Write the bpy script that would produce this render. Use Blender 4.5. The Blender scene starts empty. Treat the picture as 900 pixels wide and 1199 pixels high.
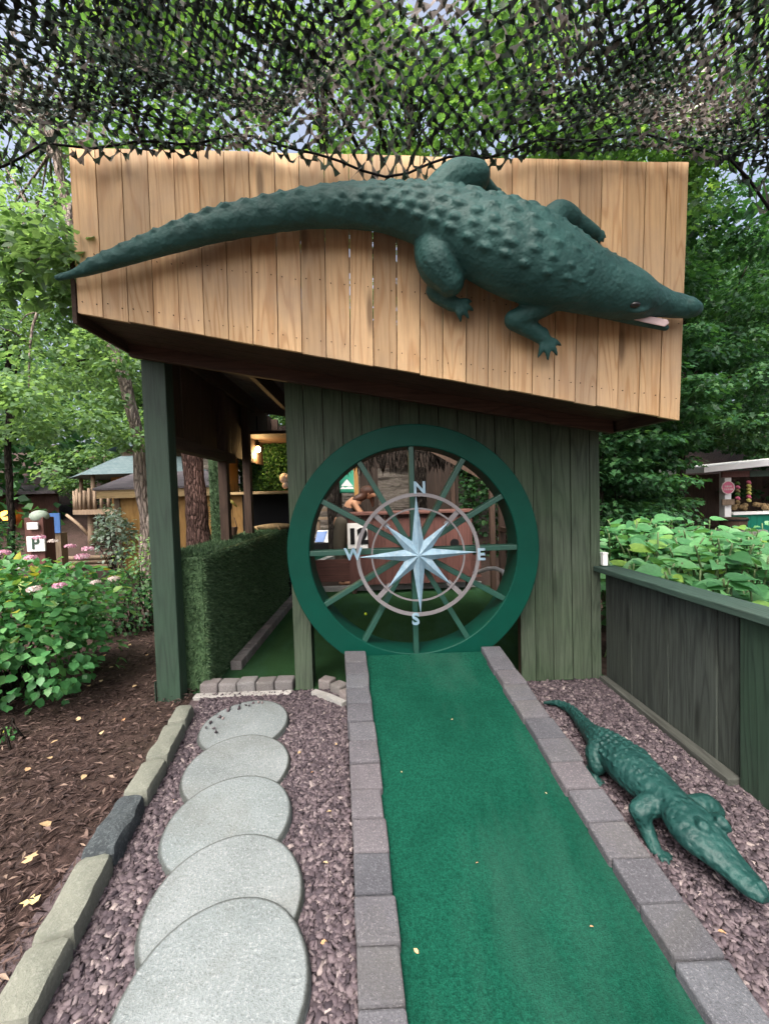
import bpy, math, random
import numpy as np
from mathutils import Vector, Matrix, noise as mnoise
sc = bpy.context.scene
COL = sc.collection
rad = math.radians
# ------------------------------------------------------------------ camera
F=480.0; CX,CY=450.0,599.5; H=1.5
PS,TH,RO=rad(1.0),rad(2.0),rad(1.7)
def axes():
    f=[math.sin(PS)*math.cos(TH), math.cos(PS)*math.cos(TH), -math.sin(TH)]
    r0=[math.cos(PS),-math.sin(PS),0]
    u0=[r0[1]*f[2]-r0[2]*f[1], r0[2]*f[0]-r0[0]*f[2], r0[0]*f[1]-r0[1]*f[0]]
    c,s=math.cos(RO),math.sin(RO)
    return [c*r0[i]-s*u0[i] for i in range(3)],[c*u0[i]+s*r0[i] for i in range(3)],f
R_,U_,F_=axes()
def ray(px,py):
    a=(px-CX)/F; b=-(py-CY)/F
    return [F_[i]+a*R_[i]+b*U_[i] for i in range(3)]
def aty(px,py,Y):                       # point of the survey photo at depth Y
    d=ray(px,py); t=Y/d[1]; return Vector((d[0]*t, Y, H+d[2]*t))
def atz(px,py,Z=0.0):                   # point of the survey photo at height Z
    d=ray(px,py); t=(Z-H)/d[2]; return Vector((d[0]*t,d[1]*t,Z))
cam=bpy.data.cameras.new('camera'); co=bpy.data.objects.new('camera',cam); COL.objects.link(co)
cam.sensor_fit='HORIZONTAL'; cam.sensor_width=36; cam.lens=F/900*36
cam.clip_start=.05; cam.clip_end=2000
co.matrix_world=Matrix(((R_[0],U_[0],-F_[0],0),(R_[1],U_[1],-F_[1],0),(R_[2],U_[2],-F_[2],H),(0,0,0,1)))
sc.camera=co
# ------------------------------------------------------------------ node helper
class G:
    def __init__(s,name):
        s.m=bpy.data.materials.new(name); s.m.use_nodes=True; s.t=s.m.node_tree; s.t.nodes.clear()
        s.out=s.t.nodes.new('ShaderNodeOutputMaterial'); s._tc=None
    def n(s,ty,**kw):
        nd=s.t.nodes.new(ty)
        for k,v in kw.items():
            if k.startswith('_'): setattr(nd,k[1:],v)
            else: s.set(nd,k,v)
        return nd
    def set(s,nd,k,v):
        i=nd.inputs[int(k[1:])] if k[0]=='i' and k[1:].isdigit() else nd.inputs[k.replace('_',' ')]
        if isinstance(v,bpy.types.NodeSocket): s.t.links.new(v,i)
        else:
            if i.type=='RGBA' and len(v)==3: v=(*v,1)
            i.default_value=v
    def obj(s):
        if not s._tc: s._tc=s.n('ShaderNodeTexCoord')
        return s._tc.outputs['Object']
    def attr(s,a='rnd'): return s.n('ShaderNodeAttribute',_attribute_name=a).outputs['Fac']
    def mp(s,v,scale=(1,1,1),loc=(0,0,0)): return s.n('ShaderNodeMapping',Vector=v,Scale=scale,Location=loc).outputs[0]
    def noise(s,v=None,scale=5,detail=4,rough=.55,dist=0,col=False):
        nd=s.n('ShaderNodeTexNoise',Vector=v if v is not None else s.obj(),Scale=scale,Detail=detail,Roughness=rough,Distortion=dist)
        return nd.outputs['Color' if col else 0]
    def vor(s,v=None,scale=5,feat='F1',out='Distance',rnd=1):
        nd=s.n('ShaderNodeTexVoronoi',_feature=feat,Vector=v if v is not None else s.obj(),Scale=scale,Randomness=rnd); return nd.outputs[out]
    def ma(s,op,a,b=0,c=0,clamp=False):
        return s.n('ShaderNodeMath',_operation=op,_use_clamp=clamp,i0=a,i1=b,i2=c).outputs[0]
    def va(s,op,a,b): return s.n('ShaderNodeVectorMath',_operation=op,i0=a,i1=b).outputs[0]
    def ramp(s,f,stops,interp='LINEAR'):
        nd=s.n('ShaderNodeValToRGB',Fac=f); cr=nd.color_ramp; cr.interpolation=interp
        while len(cr.elements)<len(stops): cr.elements.new(.5)
        for e,(p,c) in zip(cr.elements,stops):
            e.position=p; e.color=(c,c,c,1) if isinstance(c,(int,float)) else (*c,1)
        return nd.outputs[0]
    def mix(s,f,a,b,bt='MIX'):
        nd=s.n('ShaderNodeMix',_data_type='RGBA',_blend_type=bt); s.set(nd,'i0',f); s.set(nd,'i6',a); s.set(nd,'i7',b); return nd.outputs[2]
    def bump(s,h,st=.5,d=.01,nrm=None):
        nd=s.n('ShaderNodeBump',Strength=st,Distance=d,Height=h)
        if nrm is not None: s.set(nd,'Normal',nrm)
        return nd.outputs[0]
    def sep(s,v): return s.n('ShaderNodeSeparateXYZ',Vector=v).outputs
    def done(s,col,rough=.7,nrm=None,spec=.4,metal=0,trans=0,tcol=None,emit=None,es=0,coat=0):
        b=s.n('ShaderNodeBsdfPrincipled',Base_Color=col,Roughness=rough,Metallic=metal); b.inputs['Specular IOR Level'].default_value=spec
        if coat: b.inputs['Coat Weight'].default_value=coat; b.inputs['Coat Roughness'].default_value=.25
        if nrm is not None: s.set(b,'Normal',nrm)
        if emit is not None: s.set(b,'Emission_Color',emit); b.inputs['Emission Strength'].default_value=es
        o=b.outputs[0]
        if trans:
            t=s.n('ShaderNodeBsdfTranslucent',Color=tcol if tcol is not None else col)
            o=s.n('ShaderNodeMixShader',i0=trans,i1=o,i2=t.outputs[0]).outputs[0]
        s.t.links.new(o,s.out.inputs[0]); return s.m
def wood(name,c1,c2,axis='Z',rough=.75,knots=True,dirt_shade=None,fine=1.0,cont=26,dark=.5,vary=.5,sheen=.3,da=.35):
    g=G(name); r=g.attr()
    off=g.n('ShaderNodeCombineXYZ',X=g.ma('MULTIPLY',r,37.3),Y=g.ma('MULTIPLY',r,91.7),Z=g.ma('MULTIPLY',r,53.1)).outputs[0]
    st={'Z':(7,7,.55),'X':(.55,7,7),'Y':(7,.55,7)}[axis]
    v=g.va('ADD',g.mp(g.obj(),st),off)
    n=g.noise(v,.8,2,.5,.25)
    ring=g.ma('SINE',g.ma('MULTIPLY',n,cont*3.2))
    ring=g.ramp(g.ma('MULTIPLY_ADD',ring,.5,.5),[(0,0),(.75,.25),(1,1)])
    st2=tuple(a*(9 if a>1 else 5) for a in st)
    fib=g.noise(g.va('ADD',g.mp(g.obj(),st2),off),1.2*fine,5,.65)
    col=g.mix(g.ma('MULTIPLY_ADD',ring,.65,g.ma('MULTIPLY',fib,.35)),c1,c2)
    col=g.mix(g.ma('MULTIPLY',g.ramp(fib,[(.35,1),(.6,0)]),dark),col,tuple(x*.45 for x in c2),'MIX')
    tint=g.ramp(r,[(0,1-vary*.35),(.5,1),(1,1+vary*.25)])
    col=g.mix(1,col,tint,'MULTIPLY')
    if knots:
        kd=g.vor(g.va('ADD',g.mp(g.obj(),tuple(a*(.75 if a>1 else 1.6) for a in st)),off),1.0)
        col=g.mix(g.ma('MULTIPLY',g.ramp(kd,[(.07,1),(.15,0)]),.8),col,tuple(x*.3 for x in c2))
    big=g.noise(g.obj(),1.7,4,.6)
    col=g.mix(g.ma('MULTIPLY',g.ramp(big,[(.42,0),(.7,1)]),da),col,dirt_shade or tuple(x*.55 for x in c2))
    return g.done(col,rough,g.bump(g.ma('ADD',fib,ring),.25,.004),sheen)
# ------------------------------------------------------------------ mesh helper
def link(o): COL.objects.link(o); return o
def mesh_np(name,V,faces,rnd=None,smooth=False):
    """V (n,3); faces: list of int arrays (m,k)"""
    me=bpy.data.meshes.new(name); V=np.asarray(V,dtype=np.float32)
    me.vertices.add(len(V)); me.vertices.foreach_set('co',V.ravel())
    li=np.concatenate([f.ravel() for f in faces]).astype(np.int32)
    ls=np.concatenate([np.full(len(f),f.shape[1],np.int32) for f in faces])
    me.loops.add(len(li)); me.loops.foreach_set('vertex_index',li)
    me.polygons.add(len(ls)); st=np.concatenate([[0],np.cumsum(ls)[:-1]]).astype(np.int32)
    me.polygons.foreach_set('loop_start',st); me.polygons.foreach_set('loop_total',ls)
    if smooth: me.polygons.foreach_set('use_smooth',np.ones(len(ls),bool))
    me.update(calc_edges=True)
    if rnd is not None:
        a=me.attributes.new('rnd','FLOAT','POINT'); a.data.foreach_set('value',np.asarray(rnd,dtype=np.float32))
    return me
class MB:
    def __init__(s,seed=0): s.v=[]; s.f=[]; s.r=[]; s.mi=[]; s.g=random.Random(seed); s.m=0
    def add(s,vs,fs,r=None):
        b=len(s.v); r=s.g.random() if r is None else r
        s.v+= [tuple(v) for v in vs]; s.f+=[tuple(i+b for i in f) for f in fs]; s.r+=[r]*len(vs); s.mi+=[s.m]*len(fs)
    def box(s,lo,hi,r=None,j=0):
        x0,y0,z0=lo; x1,y1,z1=hi; q=lambda:(s.g.random()-.5)*2*j
        vs=[(x+q(),y+q(),z+q()) for z in(z0,z1) for (x,y) in((x0,y0),(x1,y0),(x1,y1),(x0,y1))]
        s.add(vs,[(3,2,1,0),(4,5,6,7),(0,1,5,4),(1,2,6,5),(2,3,7,6),(3,0,4,7)],r)
    def hexa(s,vs,r=None): s.add(vs,[(3,2,1,0),(4,5,6,7),(0,1,5,4),(1,2,6,5),(2,3,7,6),(3,0,4,7)],r)
    def bar(s,p,q,w,h,up=(0,0,1),r=None):
        p=Vector(p);q=Vector(q);t=(q-p).normalized(); u=Vector(up); a=t.cross(u)
        if a.length<1e-4: a=t.cross(Vector((1,0,0)))
        a.normalize(); b=a.cross(t).normalized()
        vs=[c+a*sx*w/2+b*sy*h/2 for c in(p,q) for(sx,sy) in((-1,-1),(1,-1),(1,1),(-1,1))]
        s.hexa(vs,r)
    def tube(s,pts,rs,n=8,caps=True,r=None,tw=None):
        pts=[Vector(p) for p in pts]
        if isinstance(rs,(int,float)): rs=[rs]*len(pts)
        vs=[];fs=[];a=None
        for i,p in enumerate(pts):
            t=(pts[min(i+1,len(pts)-1)]-pts[max(i-1,0)]).normalized()
            if a is None: a=t.orthogonal().normalized()
            a=(a-t*a.dot(t)).normalized(); b=t.cross(a)
            for k in range(n):
                th=2*math.pi*k/n; vs.append(p+(a*math.cos(th)+b*math.sin(th))*rs[i])
        for i in range(len(pts)-1):
            for k in range(n): fs.append((i*n+k,i*n+(k+1)%n,(i+1)*n+(k+1)%n,(i+1)*n+k))
        if caps: fs.append(tuple(range(n-1,-1,-1))); fs.append(tuple((len(pts)-1)*n+k for k in range(n)))
        s.add(vs,fs,r)
    def lathe(s,c,prof,n=24,axis='Z',r=None):
        c=Vector(c); vs=[];fs=[]
        for(rr,z) in prof:
            for k in range(n):
                th=2*math.pi*k/n; x,y=rr*math.cos(th),rr*math.sin(th)
                vs.append(c+(Vector((x,y,z)) if axis=='Z' else Vector((x,z,y)) if axis=='Y' else Vector((z,x,y))))
        m=len(prof)
        for i in range(m-1):
            for k in range(n):
                f=(i*n+k,i*n+(k+1)%n,(i+1)*n+(k+1)%n,(i+1)*n+k); fs.append(f if axis!='Y' else f[::-1])
        cl=prof[0]==prof[-1]
        if prof[0][0]>1e-6 and not cl: fs.append(tuple(range(n-1,-1,-1)))
        if prof[-1][0]>1e-6 and not cl: fs.append(tuple((m-1)*n+k for k in range(n)))
        s.add(vs,fs,r)
    def ball(s,c,rx,ry=None,rz=None,n=12,m=8,r=None):
        ry=ry or rx; rz=rz or rx; vs=[(c[0],c[1],c[2]-rz)]
        for i in range(1,m):
            ph=-math.pi/2+math.pi*i/m
            for k in range(n): vs.append((c[0]+rx*math.cos(ph)*math.cos(2*math.pi*k/n),c[1]+ry*math.cos(ph)*math.sin(2*math.pi*k/n),c[2]+rz*math.sin(ph)))
        vs.append((c[0],c[1],c[2]+rz)); L=len(vs)-1; fs=[]
        for k in range(n): fs.append((0,1+(k+1)%n,1+k)); fs.append((L,L-n+k,L-n+(k+1)%n))
        for i in range(m-2):
            for k in range(n): fs.append((1+i*n+k,1+i*n+(k+1)%n,1+(i+1)*n+(k+1)%n,1+(i+1)*n+k))
        s.add(vs,fs,r)
    def prism(s,poly,lo,hi,axis='Y',r=None):
        """poly list of 2D; extruded along axis from lo to hi"""
        n=len(poly); mk={'Y':lambda p,t:(p[0],t,p[1]),'Z':lambda p,t:(p[0],p[1],t),'X':lambda p,t:(t,p[0],p[1])}[axis]
        vs=[mk(p,lo) for p in poly]+[mk(p,hi) for p in poly]
        fs=[tuple(range(n)),tuple(range(2*n-1,n-1,-1))]+[(i,n+i,n+(i+1)%n,(i+1)%n) for i in range(n)]
        s.add(vs,fs,r)
    def build(s,name,mat,parent=None,smooth=False,bevel=0,auto=None):
        V=np.array(s.v,dtype=np.float64)
        if parent is not None: loc=Vector(parent['_w'])
        else:
            loc=Vector(((V[:,0].min()+V[:,0].max())/2,(V[:,1].min()+V[:,1].max())/2,V[:,2].min()))
        me=bpy.data.meshes.new(name); me.from_pydata((V-np.array(loc)).tolist(),[],s.f)
        a=me.attributes.new('rnd','FLOAT','POINT'); a.data.foreach_set('value',np.array(s.r,dtype=np.float32))
        for m in (mat if isinstance(mat,(list,tuple)) else [mat]): me.materials.append(m)
        me.polygons.foreach_set('material_index',np.array(s.mi,dtype=np.int32))
        import bmesh
        b=bmesh.new(); b.from_mesh(me); bmesh.ops.recalc_face_normals(b,faces=b.faces); b.to_mesh(me); b.free()
        if smooth: me.polygons.foreach_set('use_smooth',np.ones(len(me.polygons),bool))
        o=link(bpy.data.objects.new(name,me))
        if bevel:
            md=o.modifiers.new('bevel','BEVEL'); md.width=bevel; md.segments=2; md.limit_method='ANGLE'; md.angle_limit=rad(40)
        if smooth and auto:
            md=o.modifiers.new('edges','EDGE_SPLIT'); md.split_angle=rad(auto)
        place(o,loc,parent); return o
def place(o,loc,parent=None):
    o['_w']=[float(c) for c in loc]
    if parent is None: o.location=loc
    else:
        o.parent=parent; o.location=Vector(loc)-Vector(parent['_w'])
def np_obj(name,me,mat,loc,parent=None):
    """me vertices given in world coordinates"""
    V=np.empty(len(me.vertices)*3,np.float32); me.vertices.foreach_get('co',V); V=V.reshape(-1,3)
    loc=Vector(parent['_w']) if parent is not None else Vector(loc)
    me.vertices.foreach_set('co',(V-np.array(loc,dtype=np.float32)).ravel()); me.update()
    for m in (mat if isinstance(mat,(list,tuple)) else [mat]): me.materials.append(m)
    o=link(bpy.data.objects.new(name,me)); place(o,loc,parent); return o
def tag(o,label=None,cat=None,group=None,kind=None):
    if label: o['label']=label
    if cat: o['category']=cat
    if group: o['group']=group
    if kind: o['kind']=kind
    return o
def thing(name,label,cat,loc,group=None):
    o=link(bpy.data.objects.new(name,None)); o.empty_display_size=.1; place(o,Vector(loc)); return tag(o,label,cat,group)
def struct(o): return tag(o,kind='structure')
def text_mesh(name,s,size,depth,mat,M,parent,bold=0.0,cx=True):
    cu=bpy.data.curves.new(name,'FONT'); cu.body=s; cu.size=size; cu.extrude=depth; cu.align_x='CENTER'; cu.align_y='CENTER'; cu.offset=bold
    ob=bpy.data.objects.new(name,cu); COL.objects.link(ob)
    dg=bpy.context.evaluated_depsgraph_get(); me=bpy.data.meshes.new_from_object(ob.evaluated_get(dg)); COL.objects.unlink(ob); bpy.data.objects.remove(ob)
    me.transform(M); me.materials.clear(); return np_obj(name,me,mat,(0,0,0),parent)
FACE=Matrix(((1,0,0,0),(0,0,-1,0),(0,1,0,0),(0,0,0,1)))   # text standing up, facing -Y
# leaves --------------------------------------------------------------
TPL={
 'tri':(np.array([(0,0,0),(.45,.5,.1),(1,0,-.05),(.45,-.5,.1)]),[np.array([(0,1,2),(0,2,3)])]),
 'oval':(np.array([(0,0,0),(.22,.36,.07),(.58,.44,.06),(1,0,-.12),(.58,-.44,.06),(.22,-.36,.07),(.5,0,0)]),[np.array([(0,6,2,1),(0,5,4,6)]),np.array([(6,3,2),(6,4,3)])]),
 'maple':(np.array([(0,0,0),(.1,.42,.05),(.38,.22,.02),(.5,.58,.02),(.66,.2,0),(1.05,0,-.12),(.66,-.2,0),(.5,-.58,.02),(.38,-.22,.02),(.1,-.42,.05)]),[np.array([(0,2,1),(0,8,2),(2,4,3),(2,8,6),(2,6,4),(4,6,5),(6,8,7),(0,9,8)])]),
 'heart':(np.array([(0,0,0),(-.1,.28,.06),(.1,.5,.1),(.42,.52,.09),(.74,.3,.02),(1.05,0,-.14),(.74,-.3,.02),(.42,-.52,.09),(.1,-.5,.1),(-.1,-.28,.06),(.42,0,-.01),(.74,0,-.04)]),[np.array([(0,10,2,1),(0,9,8,10),(10,11,4,3),(10,7,6,11)]),np.array([(10,3,2),(10,8,7),(11,5,4),(11,6,5)])]),
}
def leaves_np(P,D,N,L,W,rnd,tpl='tri'):
    T,FS=TPL[tpl]; n=len(P); D=D/np.linalg.norm(D,axis=1,keepdims=True); S=np.cross(N,D); S/=np.maximum(np.linalg.norm(S,axis=1,keepdims=True),1e-6); N=np.cross(D,S)
    L=np.broadcast_to(np.asarray(L,float),(n,))[:,None,None]; W=np.broadcast_to(np.asarray(W,float),(n,))[:,None,None]
    V=P[:,None,:]+D[:,None,:]*T[None,:,0:1]*L+S[:,None,:]*T[None,:,1:2]*L*W+N[:,None,:]*T[None,:,2:3]*L
    k=len(T); base=(np.arange(n)*k)[:,None,None]
    faces=[(f[None]+base).reshape(-1,f.shape[1]) for f in FS]
    return V.reshape(-1,3),faces,np.repeat(rnd,k)
def unit(v): return v/np.maximum(np.linalg.norm(v,axis=1,keepdims=True),1e-9)
# ------------------------------------------------------------------ materials
m_new=wood('new_pine',(.64,.44,.24),(.45,.255,.115),'Z',.6,True,dirt_shade=(.33,.25,.18),cont=24,dark=.3,vary=.75,sheen=.3,da=.55)
m_wall=wood('faded_green_stain',(.072,.094,.064),(.036,.050,.034),'Z',.85,True,dirt_shade=(.035,.075,.03),dark=.6,vary=.7)
m_post=wood('green_post_paint',(.030,.056,.037),(.017,.034,.023),'Z',.6,True,dirt_shade=(.02,.06,.03),dark=.5,vary=.2,sheen=.4)
m_fence=wood('weathered_grey_board',(.054,.065,.056),(.026,.032,.028),'Z',.85,True,dirt_shade=(.04,.05,.035),dark=.6,vary=.7)
m_capg=wood('worn_green_rail',(.045,.082,.065),(.028,.052,.042),'Y',.6,False,dirt_shade=(.07,.09,.075),dark=.5,vary=.2)
m_timber=wood('old_grey_timber',(.085,.09,.078),(.05,.053,.046),'Y',.9,True,dark=.6)
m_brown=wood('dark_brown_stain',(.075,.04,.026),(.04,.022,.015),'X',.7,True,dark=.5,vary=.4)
m_brownY=wood('dark_brown_joist',(.075,.045,.03),(.04,.024,.016),'Y',.75,False,dark=.5,vary=.4)
m_brownZ=wood('brown_upright',(.085,.052,.036),(.05,.03,.021),'Z',.75,False,dark=.5,vary=.4)
m_red=wood('red_brown_plank',(.14,.06,.05),(.09,.04,.033),'Z',.65,False,dark=.4,vary=.3)
m_dred=wood('deep_red_board',(.06,.025,.02),(.04,.017,.014),'Z',.7,False)
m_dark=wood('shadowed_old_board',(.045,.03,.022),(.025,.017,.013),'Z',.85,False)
m_redX=wood('red_brown_rail',(.17,.075,.06),(.11,.05,.04),'X',.65,False,dark=.4,vary=.3)
m_tan=wood('tan_cedar',(.42,.24,.08),(.30,.16,.05),'Z',.7,True,dark=.3,vary=.5)
m_tanX=wood('tan_trim',(.42,.30,.15),(.30,.2,.1),'X',.7,False,dark=.3,vary=.4)
m_log=wood('peeled_log',(.30,.22,.15),(.17,.12,.08),'Z',.8,False,dark=.6,vary=.6)
def paint(name,c,rough=.45,var=.25,bs=.15,spec=.5,coat=0):
    g=G(name); n=g.noise(scale=3,detail=6,rough=.6); n2=g.noise(scale=60,detail=3)
    col=g.mix(g.ma('MULTIPLY',g.ramp(n,[(.3,0),(.7,1)]),var),c,tuple(x*.5 for x in c)); sc2=g.noise(g.mp(None or g.obj(),(9,9,30)),2.2,5,.75); col=g.mix(g.ma('MULTIPLY',g.ramp(sc2,[(.62,0),(.72,1)]),var*.6),col,tuple(min(1,x*1.6+.035) for x in c))
    return g.done(col,g.ma('MULTIPLY_ADD',n,.25,rough-.12),g.bump(n2,bs,.003),spec,coat=coat)
def croc_mat():
    g=G('croc_green_paint'); o=g.obj(); n=g.noise(o,6,6,.6); v=g.vor(o,34,'SMOOTH_F1'); n2=g.noise(o,70,3)
    sc_=g.noise(o,30,4,.6)
    col=g.mix(g.ramp(n,[(.3,0),(.72,1)]),(.012,.050,.045),(.028,.095,.086))
    col=g.mix(g.ma('MULTIPLY',g.ramp(g.noise(o,18,5,.7),[(.55,0),(.75,1)]),.35),col,(.08,.16,.15))
    stc=g.vor(o,55,'SMOOTH_F1'); sc_=g.ma('MULTIPLY_ADD',stc,.9,sc_)
    h=g.ma('ADD',g.ma('MULTIPLY',sc_,.5),g.ma('ADD',g.ma('MULTIPLY',n,.8),g.ma('MULTIPLY',n2,.25)))
    return g.done(col,g.ma('MULTIPLY_ADD',n,.25,.48),g.bump(h,.55,.014),.3)
m_croc=croc_mat()
def croc2():
    g=G('croc_glossy_paint'); o=g.obj(); n=g.noise(o,9,6,.65); v=g.vor(o,42,'SMOOTH_F1'); n2=g.noise(o,120,3)
    col=g.mix(g.ramp(n,[(.3,0),(.7,1)]),(.003,.024,.022),(.008,.048,.042)); col=g.mix(g.ma('MULTIPLY',g.ramp(g.noise(o,25,6,.7),[(.56,0),(.72,1)]),.4),col,(.03,.075,.068))
    h=g.ma('ADD',g.ma('MULTIPLY',v,1.2),g.ma('ADD',n,g.ma('MULTIPLY',n2,.2)))
    return g.done(col,g.ma('MULTIPLY_ADD',n,.3,.42),g.bump(h,.7,.012),.32)
m_croc2=croc2()
m_wheel=paint('wheel_green_enamel',(.0,.044,.029),.55,.45,.15,.15)
m_spoke=paint('spoke_green_paint',(.010,.06,.042),.5,.5,.15)
def verdigris():
    g=G('verdigris_copper'); o=g.obj(); n=g.noise(o,9,7,.65); s=g.noise(g.mp(o,(50,50,9)),1,4)
    col=g.mix(g.ramp(n,[(.35,0),(.7,1)]),(.22,.34,.42),(.12,.20,.26)); col=g.mix(g.ma('MULTIPLY',g.ramp(s,[(.5,0),(.72,1)]),.5),col,(.34,.40,.43))
    col=g.mix(g.ramp(g.noise(o,30,5,.7),[(.62,0),(.75,.7)]),col,(.16,.17,.16))
    return g.done(col,.55,g.bump(n,.2,.003),.4)
m_star=verdigris()
m_ring=paint('dull_zinc_ring',(.17,.16,.165),.5,.7,.15)
m_white=paint('white_paint',(.78,.78,.76),.5,.12,.05)
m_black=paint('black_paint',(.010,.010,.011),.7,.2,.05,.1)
def turf(name,a,b,dark,sc1=220,wear=True):
    g=G(name); o=g.obj(); n=g.noise(o,sc1,3,.7); n2=g.noise(o,3.2,5,.6); n3=g.noise(o,85,5,.75)
    col=g.mix(g.ramp(n,[(.32,0),(.68,1)]),a,b); col=g.mix(g.ma('MULTIPLY',g.ramp(n3,[(.4,1),(.56,0)]),.5),col,dark)
    if wear:
        col=g.mix(g.ma('MULTIPLY',g.ramp(n2,[(.42,0),(.72,1)]),.5),col,tuple(x*.62 for x in a)); fd=g.noise(g.mp(o,(1.6,.5,1)),1.6,5,.65); col=g.mix(g.ma('MULTIPLY',g.ramp(fd,[(.5,0),(.72,1)]),.38),col,(.035,.095,.07))
    return g.done(col,.9,g.bump(g.ma('ADD',n,n3),.9,.008),.04)
m_turf=turf('ramp_turf',(.003,.047,.028),(.011,.092,.058),(.002,.015,.010),240)
m_green=turf('putting_carpet',(.020,.058,.022),(.032,.08,.03),(.01,.03,.012),300)
def concrete(name,a,b,speck,scale=1.0,island=True):
    g=G(name); o=g.obj(); r=g.attr()
    off=g.n('ShaderNodeCombineXYZ',X=g.ma('MULTIPLY',r,31.0),Y=g.ma('MULTIPLY',r,17.0),Z=r).outputs[0]; o=g.va('ADD',o,off)
    n=g.noise(o,4*scale,6,.65); v=g.noise(o,130*scale,3,.8); w=g.vor(o,150*scale,'F1','Color')
    col=g.mix(g.ramp(n,[(.3,0),(.7,1)]),a,b); col=g.mix(g.ma('MULTIPLY',g.ramp(v,[(.56,0),(.66,1)]),.65),col,speck); col=g.mix(g.ma('MULTIPLY',g.ramp(v,[(.36,1),(.45,0)]),.55),col,tuple(x*.45 for x in a))
    col=g.mix(1,col,g.ramp(r,[(0,(.78,.79,.82)),(.35,(1,.96,.97)),(.7,(.93,.97,1)),(1,(1.12,1.02,1.02))]),'MULTIPLY')
    st=g.noise(o,2.1,5,.65,.6); col=g.mix(g.ma('MULTIPLY',g.ramp(st,[(.48,0),(.68,1)]),.32),col,(.085,.083,.068))
    dirt_shade=g.attr('dirt_shade'); col=g.mix(g.ma('MULTIPLY',dirt_shade,g.ramp(n,[(.3,.95),(.7,.55)])),col,(.022,.024,.02))  # darkens marked rims: dirt together with a painted shadow line
    return g.done(col,.9,g.bump(g.ma('ADD',v,g.ma('MULTIPLY',n,.6)),.8,.008),.15)
m_brick=concrete('kerb_block',(.096,.098,.106),(.062,.063,.07),(.20,.20,.205),1.0)
m_brick2=concrete('pale_kerb_block',(.20,.185,.175),(.14,.13,.125),(.32,.31,.30),1.0)
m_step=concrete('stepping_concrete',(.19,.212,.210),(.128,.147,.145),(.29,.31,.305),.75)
m_slab=concrete('pale_slab',(.40,.40,.37),(.28,.28,.26),(.5,.5,.48),1)
def rock(name,a,b,c,sc1=5):
    g=G(name); o=g.obj(); n=g.noise(o,sc1,8,.65,.4); v=g.vor(o,sc1*3,'DISTANCE_TO_EDGE'); n2=g.noise(o,90,4,.7)
    col=g.mix(g.ramp(n,[(.3,0),(.7,1)]),a,b); col=g.mix(g.ma('MULTIPLY',g.ramp(n2,[(.5,0),(.7,1)]),.4),col,c)
    return g.done(col,.88,g.bump(g.ma('ADD',n,g.ma('MULTIPLY',n2,.3)),.7,.02),.25)
m_edge=rock('sandstone_edging',(.16,.165,.135),(.095,.105,.085),(.24,.24,.215))
m_edged=rock('dark_slate_edging',(.05,.06,.065),(.022,.027,.03),(.16,.18,.18),11)
def island(name,stops,rough=.8,bs=.3,nsc=60,spec=.25,trans=0,tstops=None,big=None):
    g=G(name); o=g.obj(); r=g.attr(); col=g.ramp(r,stops); n=g.noise(o,nsc,4,.65)
    col=g.mix(1,col,g.ramp(n,[(.25,.72),(.75,1.2)]),'MULTIPLY')
    tc=None
    if tstops: tc=g.mix(1,g.ramp(r,tstops),g.ramp(n,[(.25,.8),(.75,1.15)]),'MULTIPLY')
    return g.done(col,rough,g.bump(n,bs,.004),spec,trans=trans,tcol=tc)
m_chip=island('slate_chip',[(0,(.026,.020,.025)),(.25,(.05,.039,.046)),(.55,(.078,.060,.068)),(.8,(.105,.083,.09)),(.96,(.14,.115,.12)),(1,(.24,.20,.19))])
m_mulch=island('bark_shred',[(0,(.022,.014,.013)),(.4,(.052,.033,.029)),(.75,(.088,.057,.049)),(.96,(.13,.088,.073)),(1,(.22,.16,.12))])
m_dry=island('dry_leaf',[(0,(.35,.24,.13)),(.4,(.45,.34,.2)),(.7,(.35,.16,.07)),(1,(.5,.42,.2))])
def ground_mat():
    g=G('bark_mulch_soil'); n=g.noise(scale=14,detail=8,rough=.7); n2=g.noise(scale=1.3,detail=4)
    col=g.mix(g.ramp(n,[(.3,0),(.7,1)]),(.026,.017,.015),(.075,.049,.043)); col=g.mix(g.ma('MULTIPLY',g.ramp(n2,[(.4,0),(.65,1)]),.4),col,(.035,.03,.02))
    return g.done(col,.95,g.bump(n,.9,.03),.1)
m_ground=ground_mat()
def leafm(name,stops,trans=.4,tb=1.6,rough=.5):
    ts=[(p,(min(1,c[0]*tb*1.25),min(1,c[1]*tb*1.15),min(1,c[2]*tb*.6))) for p,c in stops]
    return island(name,stops,rough,.2,40,.35,trans,ts)
m_lf_over=leafm('overhead_leaf',[(0,(.035,.085,.035)),(.4,(.06,.145,.045)),(.8,(.10,.20,.06)),(1,(.17,.28,.06))],.5,1.8)
m_lf_left=leafm('pale_green_leaf',[(0,(.06,.12,.055)),(.5,(.10,.19,.085)),(1,(.16,.27,.13))],.45,2.0)
m_lf_dark=leafm('deep_green_leaf',[(0,(.014,.05,.022)),(.5,(.03,.10,.035)),(1,(.075,.18,.055))],.35,1.7)
m_lf_hyd=leafm('hydrangea_leaf',[(0,(.035,.13,.04)),(.5,(.065,.21,.07)),(.93,(.12,.29,.095)),(1,(.3,.3,.04))],.3,1.5,.45)
m_lf_knot=leafm('knotweed_leaf',[(0,(.04,.14,.05)),(.5,(.075,.22,.085)),(.95,(.12,.30,.11)),(1,(.18,.3,.05))],.3,1.4,.45)
m_lf_var=leafm('silver_edged_leaf',[(0,(.10,.18,.13)),(.5,(.28,.38,.30)),(1,(.45,.52,.45))],.2,1.2)
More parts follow.
